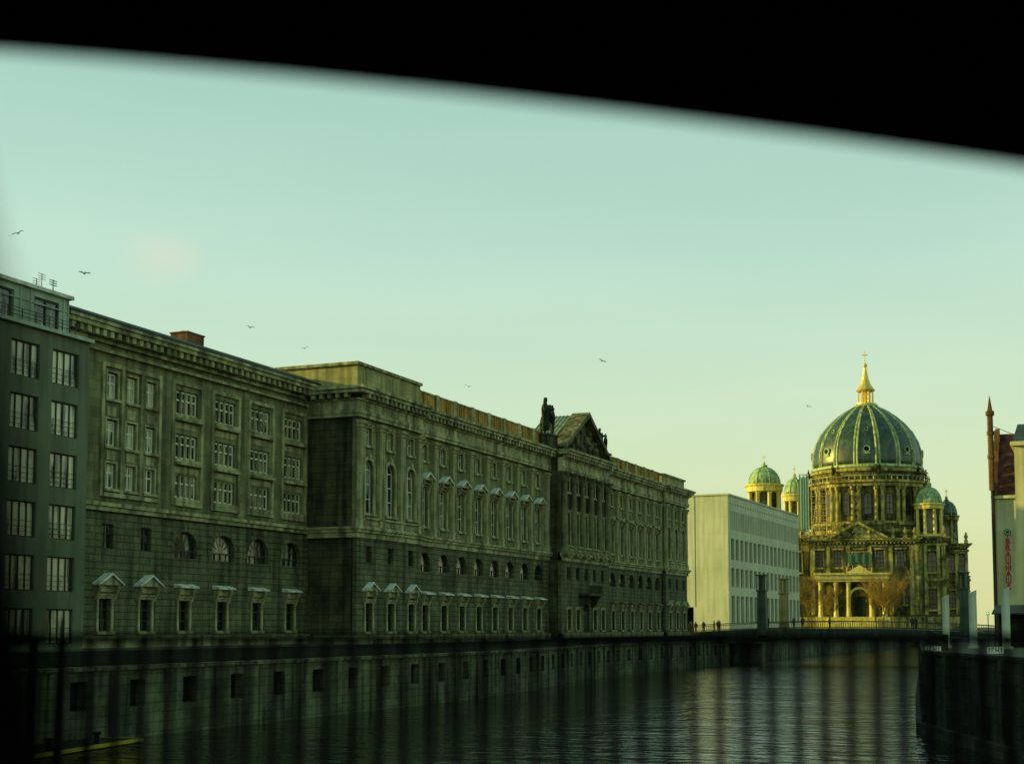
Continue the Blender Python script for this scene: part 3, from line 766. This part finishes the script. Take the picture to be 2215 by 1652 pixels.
# lantern
ln=MB(); ln.mi=0; ln.lathe([(2.9,69.9),(2.9,70.8),(1.5,70.9),(1.5,74.4),(2.7,74.5),(2.9,74.9),(2.6,75.3),(1.7,76.6),(1.1,78.3),(.7,80.4),(.45,82)],12)
for i in range(8):
    t=2*math.pi*(i+.5)/8; ln.lathe([(.28,70.8),(.24,74.4)],6,2.35*math.cos(t),2.35*math.sin(t))
ln.lathe([(.1,82),(.6,82.4),(.7,82.8),(.5,83.3),(.1,83.5)],10); ln.lathe([(.13,83.4),(.1,87.6)],6); ln.box(-.9,.9,-.12,.12,85.9,86.2)
mk('lantern',ln,[M['gold']],dm)
def tower(a,b,zb,zd,zt,r,lab,dark=False):
    e=bpy.data.objects.new('tower',None); e.location=(a,b,0); e.parent=dm; e["label"]=lab; col.objects.link(e)
    tb=MB(); tb.mi=0; tb.lathe([(r*.78,zb-2),(r*.78,zd-.8)],8,0,0,R(22.5),R(382.5))
    tb.mi=1
    h=zd-zb
    for i in range(8):
        t=R(22.5)+2*math.pi*i/8; tb.lathe([(r*.15,zb),(r*.12,zd-h*.22),(r*.18,zd-h*.16)],7,r*.92*math.cos(t),r*.92*math.sin(t))
    tb.lathe([(r*.9,zb-.6),(r*1.2,zb-.3),(r*1.2,zb+.4),(r*.8,zb+.5)],16,cap=False)
    tb.lathe([(r*.8,zd-h*.17),(r*1.1,zd-h*.15),(r*1.12,zd-h*.05),(r*1.22,zd-.2),(r*1.2,zd+.1),(r*.9,zd+.3)],16,cap=False)
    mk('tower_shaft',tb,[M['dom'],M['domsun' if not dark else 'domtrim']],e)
    wm_=win('window',TY,r*.42,h*.55,True,1,1,'glassD','framedark',.1)
    for i in range(8):
        t=R(-90)+2*math.pi*i/8; inst(wm_,'window',e,(r*.74*math.cos(t),r*.74*math.sin(t),zb+h*.12),t+R(90))
    c=MB(); H=zt-zd
    pr=[(r*1.0*math.cos(q)**.9 if q<1.5 else .2, zd+.2+H*.85*math.sin(q)) for q in [i*math.pi/2/8 for i in range(8)]]+[(r*.16,zd+H*.9),(r*.22,zd+H*.92),(r*.2,zd+H)]
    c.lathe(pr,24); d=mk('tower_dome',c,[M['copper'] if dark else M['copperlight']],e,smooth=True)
    rr=MB()
    for i in range(8):
        t=R(22.5)+2*math.pi*i/8
        for (r0,z0),(r1,z1) in zip(pr[:8],pr[1:9]): rr.tube((r0*math.cos(t),r0*math.sin(t),z0),(r1*math.cos(t),r1*math.sin(t),z1),.16,.14,4)
    rr.mi=1; rr.lathe([(.25,zt),(.5,zt+.5),(.25,zt+1.0),(.09,zt+1.02),(.08,zt+3.4)],8); rr.box(-.5,.5,-.08,.08,zt+2.4,zt+2.6)
    mk('finial',rr,[M['copperrib'],M['gold']],e)
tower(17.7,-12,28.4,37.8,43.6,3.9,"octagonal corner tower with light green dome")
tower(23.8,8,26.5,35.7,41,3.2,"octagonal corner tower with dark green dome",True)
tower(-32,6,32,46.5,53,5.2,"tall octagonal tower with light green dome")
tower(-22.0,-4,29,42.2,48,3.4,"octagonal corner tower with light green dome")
dwm={}
for a,b,w,z0,z1 in DW:
    k=(w,z0,z1)
    if k not in dwm: dwm[k]=win('window',TY,w,z1-z0,True,2,3,'glassD','framedark',.15)
    inst(dwm[k],'window',dm,(a,b,z0))
urn=MB(); urn.box(-.5,.5,-.5,.5,0,1.0); urn.lathe([(.2,1.0),(.55,1.6),(.6,2.1),(.3,2.5),(.35,2.8),(.05,3.3)],8); ume=urn.mesh('urn',[M['domtrim']])
for a,b,z in [(-16,-19.5,27.5),(-12.5,-19.5,27.5),(7,-19.5,27.5),(10.5,-19.5,27.5),(13.2,-19.5,27.5),(21.6,-16.5,27.9),(25,-9.5,26.3),(28.2,-9.5,26.3),(-35,-8.5,29.3),(-29,-8.5,29.3),(-25,-8.5,29.3)]:
    inst(ume,'urn',dm,(a,b,z))
for i in range(16):
    t=R(-90)+2*math.pi*(i+.5)/16
    if i%2==0: inst(robed_me,'roof_figure',dm,(18.0*math.cos(t),18.0*math.sin(t),48.0+ZD),t+R(-90),1.9)

# scaffolding
def scaffold(name,lab,pts,net=None,nm='net',parent_rot=R(8.7)):
    e=thing(name,(-68.6,448,0),lab,"scaffolding",rot=parent_rot)
    a0,a1,b0,b1,z0,z1=pts
    m=MB(); na=max(1,round((a1-a0)/1.8)); nz=max(1,round((z1-z0)/1.9))
    for i in range(na+1):
        a=a0+(a1-a0)*i/na
        for b in (b0,b1): m.tube((a,b,z0),(a,b,z1),.07,.07,4)
    for j in range(nz+1):
        z=z0+(z1-z0)*j/nz
        for b in (b0,b1):
            m.tube((a0,b,z),(a1,b,z),.07,.07,4); 
            if j<nz: m.tube((a0,b,z+.9),(a1,b,z+.9),.05,.05,4)
    for i in range(na):
        a=a0+(a1-a0)*i/na
        if i%2==0: m.tube((a,b0-.05,z0),(a+(a1-a0)/na,b0-.05,z1),.06,.06,4)
    mk('tube_frame',m,[M['scaf']],e)
    p=MB()
    for j in range(nz): z=z0+(z1-z0)*j/nz; p.box(a0,a1,b0+.15,b1-.15,z+.1,z+.2)
    mk('plank_deck',p,[M['plank']],e)
    if net:
        q=MB(); n=14; 
        for i in range(n):
            u0=a0-.1+(a1-a0+.2)*i/n;u1=a0-.1+(a1-a0+.2)*(i+1)/n; w0=.12*math.sin(i*1.7);w1=.12*math.sin((i+1)*1.7)
            top=z1-(i%5)*.3; lo_=z0+(z1-z0)*net+((i*7)%4)*.4
            q.quad((u0,b0-.25+w0,lo_),(u1,b0-.25+w1,lo_),(u1,b0-.25+w1,top),(u0,b0-.25+w0,top))
        mk('netting',q,[M[nm]],e)
scaffold('scaffolding',"golden lit tubular scaffolding against the drum",(-16.3,-12.0,-21.5,-19.6,28.5,44))
scaffold('scaffolding',"narrow scaffold tower wrapped in pale teal netting",(-19.8,-17.2,-20,-18,28,47.0),.08,'netpale')
scaffold('scaffolding',"small scaffolding with teal netting above the portico",(-6.5,.8,-22.6,-20.9,17.6,23.4),.25)

# ------------------------------------------------------------ bare trees
def tree_mesh(seed,H):
    rnd=random.Random(seed); tr=MB(); cr=MB()
    def br(p,d,ln,r,dep):
        segs=3; q=p
        for i in range(segs):
            d2=(d+Vector((rnd.uniform(-.2,.2),rnd.uniform(-.2,.2),rnd.uniform(-.05,.18)))).normalized()
            n=q+d2*ln/segs; r1=r*(1-.22*(i+1))if dep<5 else r*.7
            (tr if dep<1 else cr).tube(q,n,r*(1-.22*i),max(.015,r1),5 if dep<2 else 3)
            if dep<5 and i>=0:
                for _ in range(1 if dep==0 and i==0 else (2 if dep<4 else 1)):
                    a=rnd.uniform(0,6.28); sp=rnd.uniform(.5,1.1)
                    x=Vector((math.cos(a),math.sin(a),0)); nd=(d2*math.cos(sp)+x*math.sin(sp)+Vector((0,0,.15))).normalized()
                    if not(dep==0 and i==0): br(n,nd,ln*rnd.uniform(.5,.72),r*.5,dep+1)
            q=n;d=d2
    br(Vector((0,0,0)),Vector((0,0,1)),H*.55,H*.026,0)
    return tr.mesh('trunk',[M['bark']]),cr.mesh('crown',[M['bark']])
tms=[tree_mesh(3,10.5),tree_mesh(11,9)]
for i,(x,y,s) in enumerate([(-79,408,1.25),(-73,404,1.2),(-58.5,402,1.35),(-61.5,412,1.4),(-56.0,410,1.2),(-84,411,1.25),(-54.8,380,1.1)]):
    t=thing('bare_tree',(x,y,0),"leafless brown tree standing before the cathedral","tree",group="bare trees before the cathedral")
    a,b=tms[i%2]; inst(a,'trunk',t,(0,0,0),i*1.3,s); inst(b,'crown',t,(0,0,0),i*1.3,s)

# ------------------------------------------------------------ far bridge
br=thing('road_bridge',(-40,220,0),"low flat arched road bridge with railings crossing the river","bridge")
def dz(x):
    return .25+.95*(1-((x+38)/26)**2) if abs(x+38)<26 else .25
mb=MB(); xs=[-66+2*i for i in range(34)]
for x0,x1 in zip(xs,xs[1:]):
    t0,t1=dz(x0),dz(x1); u0,u1=t0-1.6-.6*(((x0+38)/20)**2 if abs(x0+38)<24 else 0),t1-1.6-.6*(((x1+38)/20)**2 if abs(x1+38)<24 else 0)
    mb.add([(x0+40,-8,u0),(x1+40,-8,u1),(x1+40,8,u1),(x0+40,8,u0),(x0+40,-8,t0),(x1+40,-8,t1),(x1+40,8,t1),(x0+40,8,t0)],[(0,3,2,1),(4,5,6,7),(0,1,5,4),(2,3,7,6)])
mk('deck',mb,[M['steel']],br)
for b in (-7.9,7.9):
    mb=MB()
    for x0,x1 in zip(xs,xs[1:]):
        for h in (.15,1.05): mb.tube((x0+40,b,dz(x0)+h),(x1+40,b,dz(x1)+h),.05,.05,4)
        for k in range(6):
            x=x0+2*k/6; mb.box(x+40-.02,x+40+.02,b-.02,b+.02,dz(x),dz(x)+1.05)
    mk('railing',mb,[M['framedark']],br)
for x in (-53,-23):
    mb=MB(); mb.box(x+40-1,x+40+1,-7.5,7.5,WZ-.5,-1.2); mk('abutment',mb,[M['quayshade']],br)
pm=MB(); pm.prism([(-.7,0),(.7,0),(.6,6.6),(-.6,6.6)],-.6,.6); pm.box(-.75,.75,-.75,.75,6.6,6.8)
for a in (-.6,-.2,.2,.6):
    for b in (-.6,.6): pm.box(a-.06,a+.06,b-.06,b+.06,6.8,8.9)
pm.box(-.8,.8,-.8,.8,8.9,9.1); pm.lathe([(.3,6.8),(.3,8.9)],8)
pme=pm.mesh('pillar_shaft',[M['steel']])
for x,y in ((-48.2,211.4),(-48.6,228.6),(-19.2,211.4),(-20.6,228.6)):
    e=thing('bridge_lantern_pillar',(x,y,.1),"tall grey green square pillar with open lantern top on the bridge","pillar",group="lantern pillars on the bridge")
    inst(pme,'pillar_shaft',e)
for i in range(14):
    x=random.uniform(-60,-42) if i<11 else random.uniform(-40,-24); y=random.uniform(213.5,215.5)
    o=inst(person_me,'person',None,(x,y,dz(x)),random.uniform(0,6.28),random.uniform(.93,1.05))
    tag(o,"pedestrian in dark coat standing behind the bridge railing","person","people crossing the bridge")

# ------------------------------------------------------------ right bank
def gabled(name,lab,x0,x1,y0,y1,ze,zr,wm_,rm,rows,sign=False):
    e=thing(name,(x0,y0,0),lab,"building")
    w=x1-x0; T=lambda s,d,z:(s,-d,z)
    mb=MB(T); ops=[]
    for z in rows:
        s=1.9
        while s<w-1: ops.append((s+.0,1.1,z,z+1.6,False)); s+=2.6
    mb.wall(0,w,0,ze,ops,.25,0); mb.box(.01,w-.01,-(y1-y0),-.27,0,ze-.01); mb.box(-.25,w+.25,-(y1-y0)-.2,.3,ze,ze+.3)
    mk('wall',mb,[wm_],e)
    me=win('window',TY,1.1,1.6,False,2,2,'glassD','frame',.09)
    for o in ops: inst(me,'window',e,(o[0],.2,o[2]))
    r=MB(); r.prismA([(-.2,ze+.3),(y1-y0+.2,ze+.3),((y1-y0)*.5,zr)],-.1,w+.1)
    mk('roof',r,[rm],e); return e
e=gabled('brick_roofed_house',"beige inn building with steep red brown tiled roof and hanging sign",-10.55,6,150,164,14.2,21.6,M['cream'],M['tile'],[])
gb=MB(); gb.box(-.15,.12,-.4,14.4,0,15); gb.prismA([(-.3,14.5),(14.3,14.5),(7,22.2)],-.15,.3)
for i in range(6):
    f=i/6; gb.box(-.2,.35,-.4+7*f,.5+7*f,14.5+7.2*f,15.8+7.2*f)
gb.lathe([(.28,15),(.28,22.5),(.42,22.6),(.42,23.0),(.25,23.1),(.02,24.6)],6,-.1,-.5)
gb.lathe([(.36,18.2),(.36,18.6)],6,-.1,-.5); gb.lathe([(.36,20.6),(.36,21)],6,-.1,-.5)
mk('stepped_gable',gb,[M['redbrick']],e)
bx=MB(); bx.tube((-.1,-.5,21.6),(2.0,-.5,20.6),.03,.03); bx.box(-.2,.0,-.6,-.4,0,15); mk('downpipe',bx,[M['framedark']],e)
e2=gabled('cream_house',"cream rendered house with dark pitched roof beside the inn",-6.1,8,108,122,14.4,16.9,M['cream'],M['roofdark'],[])
sg=thing('hanging_sign',(-9.3,149.55,4.6),"vertical red letter sign with round green emblem on beige wall","sign")
cu=bpy.data.curves.new('txt','FONT'); cu.body="B\nR\nA\nU\nH\nA\nU\nS"; cu.align_x='CENTER'; cu.size=.86; cu.space_line=.76; cu.extrude=.04; cu.offset=.015
to=bpy.data.objects.new('tmp',cu); col.objects.link(to); dg=bpy.context.evaluated_depsgraph_get(); dg.update()
tme=bpy.data.meshes.new_from_object(to.evaluated_get(dg)); bpy.data.objects.remove(to); tme.materials.clear(); tme.materials.append(M['red'])
o=inst(tme,'lettering',sg,(0,0,5.0)); o.rotation_euler=(R(90),0,0)
bd=MB(); bd.box(-.03,.03,.05,.1,-.2,6.0); bd.tube((0,.08,5.4),(0,.45,5.4),.03,.03); bd.tube((0,.08,0),(0,.45,0),.03,.03); mk('bracket',bd,[M['framedark']],sg)
em=MB(TY); n=20; em.prism([(math.cos(2*math.pi*k/n)*.34,6.2+math.sin(2*math.pi*k/n)*.34) for k in range(n)],-.1,.06)
em.mi=1
for k in range(n):
    a0=2*math.pi*k/n;a1=2*math.pi*(k+1)/n; em.prism([(math.cos(a)*r,6.2+math.sin(a)*r) for a,r in ((a0,.2),(a1,.2),(a1,.25),(a0,.25))],.061,.08)
mk('emblem',em,[M['green'],M['cream']],sg)
# dark quayside kiosk with awning below the inn
kk=thing('quay_kiosk',(-7.3,104.5,0),"dark quayside kiosk with sloping awning and shuttered front","kiosk")
b=MB(TY); b.wall(0,7,0,2.5,[(1.2,1.5,.9,2.1,False),(3.4,1.5,.9,2.1,False),(5.6,1.1,.1,2.1,False)],.15,0); b.box(.01,6.99,-2.6,-.17,0,2.49); mk('wall',b,[M['quayshade']],kk)
b=MB(TY); b.prismA([(1.1,2.25),(1.1,2.35),(-2.8,2.95),(-2.8,2.6),(-.0,2.55)],-.3,7.3); mk('awning',b,[M['roofdark']],kk)
b=MB(TY)
for q in range(4): b.box(.1+1.9*q,.16+1.9*q,1.0,1.06,0,2.28)
mk('awning_post',b,[M['framedark']],kk)
pl=MB(); pl.lathe([(.24,-.0),(.24,3.3)],18); pl.add([(.25*math.cos(2*math.pi*i/18),.25*math.sin(2*math.pi*i/18),3.3+.0) for i in range(18)]+[(.25*math.cos(2*math.pi*i/18),.25*math.sin(2*math.pi*i/18),3.5+.12*math.cos(2*math.pi*i/18)) for i in range(18)],[(i,(i+1)%18,(i+1)%18+18,i+18) for i in range(18)]+[tuple(range(18,36))]); pl.lathe([(.36,0),(.36,.15)],18)
ple=pl.mesh('post_tube',[M['pile']],smooth=False)
for x,y,s in ((-10.2,99,.98),(-8.3,97,1.04),(-6.15,95,1.08)):
    e=thing('mooring_post',(x,y,0.02),"round pale painted steel post on the dark quay","post",group="pale mooring posts"); inst(ple,'post_tube',e,(0,0,0),0,(s,s,s))
for x,y in ((-9.0,80.5),(-5.7,79.3)):
    e=thing('quay_sign',(x,y,0),"small white notice board on dark quay edge","sign",group="notice boards on the quay")
    b=MB(TY); b.box(-.42,.42,0,.04,-.3,.2); mk('board',b,[M['white']],e,(0,0,.15))
    b=MB(TY); b.box(-.04,.04,-.08,-.01,-.1,.5)
    for a in (-.3,-.16,.02,.16,.3): b.box(a-.02,a+.02,.04,.05,-.05,.17)
    b.box(-.16,-.06,.04,.051,.13,.17); b.box(.02,.16,.04,.051,.0,.04); mk('marking',b,[M['framedark']],e,(0,0,.15))
for x,y,z,c in ((-4.2,84,.9,(1,.7,.1)),(-7.6,100,2.2,(.2,1,.3))):
    e=thing('signal_lamp',(x,y,0),"small glowing signal lamp on a thin post","lamp")
    b=MB(); b.tube((0,0,0),(0,0,z),.03,.03); b.box(-.09,.09,-.05,.1,z,z+.2); mk('post',b,[M['framedark']],e)
    b=MB(); b.lathe([(.02,z+.03),(.06,z+.08),(.07,z+.13),(.02,z+.18)],10,0,-.08); mk('lamp_lens',b,[plain('lamp glow',c,emit=c,es=1.5)],e)
pw_=MB(lambda s,d,z:(xr(s)+1.2-d,s,z))
for y in range(84,210,3): pw_.box(y,y+2.9,-.15,.15,.0,.95)
tag(mk('bank_parapet',pw_,[M['quayshade']]),"low dark stone parapet along the shaded bank","wall")
for i,(x,y,w,h) in enumerate([(-34,560,22,10),(-14,600,26,13),(8,575,20,11),(30,590,26,14),(-120,600,50,16)]):
    e=thing('distant_building',(x,y,0),"distant plain building with hipped roof closing the river view","building",group="distant buildings")
    b=MB(lambda s,d,z:(s,-d,z)); ops=[(2+3.2*k,1.3,2.5+3.2*j,4.3+3.2*j,False) for k in range(int((w-2)/3.2)) for j in range(int((h-2)/3.2))]
    b.wall(0,w,0,h,ops,.3,0); b.mi=1; b.box(.1,w-.1,-12,-.32,0,h); mk('wall',b,[M['dirty'],M['roofdark']],e)
    b=MB(); b.add([(-.4,-.4,h),(w+.4,-.4,h),(w+.4,12.4,h),(-.4,12.4,h),(4,6,h+4),(w-4,6,h+4)],[(0,1,5,4),(1,2,5),(2,3,4,5),(3,0,4),(3,2,1,0)]); mk('roof',b,[M['roofdark']],e)

# ------------------------------------------------------------ floating pontoon with yellow edge
pn=thing('pontoon',(-43.5,52,WZ),"dark floating pontoon with yellow painted edge beside the quay","pontoon",rot=R(9))
b=MB(); b.box(-2.2,.6,-22,5.5,-.3,.2); mk('float',b,[M['quaydark']],pn)
b=MB(); b.box(.601,.68,-22,5.5,.06,.22); b.box(-2.2,.68,5.5,5.58,.06,.22); mk('painted_edge',b,[M['yellow']],pn)
bm_=MB(); bm_.lathe([(.12,.2),(.12,.6),(.2,.65),(.2,.75)],8,0,0); bme_=bm_.mesh('bollard',[M['black']])
for s in (-10,-6,-2,2): inst(bme_,'bollard',pn,(.2,s,0))

# ------------------------------------------------------------ gulls
gm=MB(); gm.lathe([(.01,-.22),(.05,-.14),(.075,0),(.06,.12),(.045,.18),(.03,.24),(.005,.29)],8)
gv=[(v[0],v[2],v[1]*.9) for v in gm.v]; gm.v=gv
for s in (-1,1):
    gm.add([(s*.05,.1,.03),(s*.05,-.09,.03),(s*.3,-.05,.16),(s*.3,.12,.16),(s*.62,-.16,.06),(s*.58,-.02,.07)],[(0,1,2,3),(3,2,4,5)])
    gm.add([(s*.05,.1,.015),(s*.05,-.09,.015),(s*.3,-.05,.14),(s*.3,.12,.14),(s*.62,-.16,.05),(s*.58,-.02,.055)],[(0,1,2,3),(3,2,4,5)])
gm.add([(-.03,-.2,0),(.03,-.2,0),(.07,-.34,0),(-.07,-.34,0)],[(0,1,2,3)])
gme=gm.mesh('gull',[M['gull']])
Fv=Vector((-.3875,.9219)); Rv=Vector((.9219,.3875))
for lat,h,k in ((-42.5,33.7,1.4),(-36.7,30.2,1.4),(-22.4,25.5,1.5),(-17.7,23.7,2.2),(-3.7,20.4,2),(7.7,22.6,2),(25.2,18.7,2),(31.1,42.2,2.0)):
    p=Fv*120*k+Rv*lat*k; o=inst(gme,'gull',None,(p.x,p.y,1.4+h*k),0,1.2)
    o.rotation_euler=(random.uniform(-.3,.3),random.uniform(-.5,.5),random.uniform(-.6,.6)+R(22)); tag(o,"dark gull gliding in open sky","bird","gulls in the sky")

# ------------------------------------------------------------ shaded viewing bridge the photo is taken from
vb=thing('arched_bridge',(0,0,0),"unlit dark bridge vault with added flared mass darkening the left corner above a walkway","bridge",rot=R(22.8))
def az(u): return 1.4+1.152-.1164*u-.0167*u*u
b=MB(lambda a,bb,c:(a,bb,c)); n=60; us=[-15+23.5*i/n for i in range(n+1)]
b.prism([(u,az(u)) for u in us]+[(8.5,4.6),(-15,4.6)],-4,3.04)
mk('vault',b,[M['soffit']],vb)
b=MB(); b.prism([(-2.4,.27),(-.19,.27),(-.24,1.1),(-.290,1.308),(-.311,1.40),(-.325,1.50),(-.340,1.587),(-.360,1.657),(-.392,1.775),(-.47,2.1),(-.66,2.4),(-2.4,2.4)],.85,.95)  # added mass, shaped to give the soft dark fade at lower left
mk('corner_darkener',b,[M['soffit']],vb)
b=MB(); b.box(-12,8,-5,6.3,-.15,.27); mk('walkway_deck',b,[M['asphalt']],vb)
ra=thing('iron_railing',(-6*math.sin(R(22.8)),6*math.cos(R(22.8)),.27),"black iron railing with square balusters along the walkway","railing",rot=R(22.8))
b=MB(); b.box(-4.4,4.4,-.03,.03,1.058,1.103); mk('handrail',b,[M['black']],ra)
b=MB(); b.box(-4.4,4.4,-.02,.02,.1,.14); mk('bottom_rail',b,[M['black']],ra)
b=MB(); b.box(-.0145,.0145,-.0145,.0145,0,1.058); bme=b.mesh('baluster',[M['black']])
for i in range(79): inst(bme,'baluster',ra,(-4.3+.11*i,0,0))

# ------------------------------------------------------------ world, sun, camera
sun_el=12.0; sun_az=(-.955,-.30)
w=bpy.data.worlds.new("World"); scene.world=w; w.use_nodes=True; nt=w.node_tree; L=nt.links.new
bg=nt.nodes['Background']
sk=N(nt,'ShaderNodeTexSky'); sk.sky_type='NISHITA'; sk.sun_disc=False; sk.sun_elevation=R(sun_el); sk.sun_rotation=math.atan2(sun_az[0],sun_az[1]); sk.air_density=1.2; sk.dust_density=1.5
tc=N(nt,'ShaderNodeTexCoord'); sp=N(nt,'ShaderNodeSeparateXYZ'); L(tc.outputs['Generated'],sp.inputs[0])
rp=N(nt,'ShaderNodeValToRGB'); cr_=rp.color_ramp
stops=[(0,(.76,.75,.37)),(.06,(.70,.75,.43)),(.14,(.63,.76,.54)),(.24,(.54,.75,.62)),(.34,(.42,.66,.56)),(.5,(.29,.50,.42)),(1,(.16,.32,.27))]
cr_.elements[0].position=0;cr_.elements[0].color=(*stops[0][1],1); cr_.elements[1].position=1; cr_.elements[1].color=(*stops[-1][1],1)
for p,c in stops[1:-1]: el=cr_.elements.new(p); el.color=(*c,1)
L(sp.outputs[2],rp.inputs[0])
nz=N(nt,'ShaderNodeTexNoise'); nz.inputs['Scale'].default_value=9; nz.inputs['Detail'].default_value=4; L(tc.outputs['Generated'],nz.inputs['Vector'])
sc=mixc(nt,1.0,sk.outputs[0],(.036,.046,.034),'MULTIPLY')
g1=mixc(nt,1.0,rp.outputs[0],(.85,.85,.85),'MULTIPLY')
tot=mixc(nt,1.0,g1,sc,'ADD')
mp=N(nt,'ShaderNodeMapping'); mp.inputs['Scale'].default_value=(2.5,2.5,14); L(tc.outputs['Generated'],mp.inputs[0])
n2=N(nt,'ShaderNodeTexNoise'); n2.inputs['Scale'].default_value=1.2; n2.inputs['Detail'].default_value=5; L(mp.outputs[0],n2.inputs['Vector'])
r2=N(nt,'ShaderNodeValToRGB'); r2.color_ramp.elements[0].position=.3; r2.color_ramp.elements[1].position=.75; r2.color_ramp.elements[0].color=(.97,.975,.97,1); r2.color_ramp.elements[1].color=(1.05,1.03,1.02,1)
L(n2.outputs[0],r2.inputs[0]); tot=mixc(nt,1.0,tot,r2.outputs[0],'MULTIPLY')
dv=Vector((-.3875-.2528*.9219,.9219-.2528*.3875,.262)).normalized()
dp=N(nt,'ShaderNodeVectorMath',operation='DISTANCE'); nm=N(nt,'ShaderNodeVectorMath',operation='MULTIPLY'); nm.inputs[1].default_value=(1,1,1.7); L(tc.outputs['Generated'],nm.inputs[0]); L(nm.outputs[0],dp.inputs[0]); dp.inputs[1].default_value=(dv.x,dv.y,dv.z*1.7)
mr=N(nt,'ShaderNodeMapRange'); L(dp.outputs['Value'],mr.inputs[0]); mr.inputs[1].default_value=.035; mr.inputs[2].default_value=0.0; mr.inputs[3].default_value=0; mr.inputs[4].default_value=.9
mm=N(nt,'ShaderNodeMath',operation='MULTIPLY'); L(mr.outputs[0],mm.inputs[0]); L(nz.outputs[0],mm.inputs[1])
tot=mixc(nt,mm.outputs[0],tot,(.86,.76,.60))
L(tot,bg.inputs[0]); bg.inputs[1].default_value=1.0
sl=bpy.data.lights.new('sun','SUN'); sl.energy=5.0; sl.angle=R(.5); sl.color=(1.0,.78,.16)
so=bpy.data.objects.new('sun',sl); col.objects.link(so)
d=Vector((sun_az[0],sun_az[1],math.tan(R(sun_el)))).normalized(); so.rotation_euler=d.to_track_quat('Z','Y').to_euler(); so.location=(-100,-50,80)
cam=bpy.data.cameras.new('camera'); co=bpy.data.objects.new('camera',cam); col.objects.link(co); scene.camera=co
co.location=(0,0,1.4); co.rotation_euler=(R(90+4.7),0,R(22.8)); cam.lens=50; cam.sensor_width=36; cam.shift_y=.1247; cam.clip_start=.05; cam.clip_end=8000
cam.dof.use_dof=True; cam.dof.focus_distance=95; cam.dof.aperture_fstop=.8
scene.view_settings.view_transform='Standard'; scene.view_settings.look='None'; scene.view_settings.exposure=0
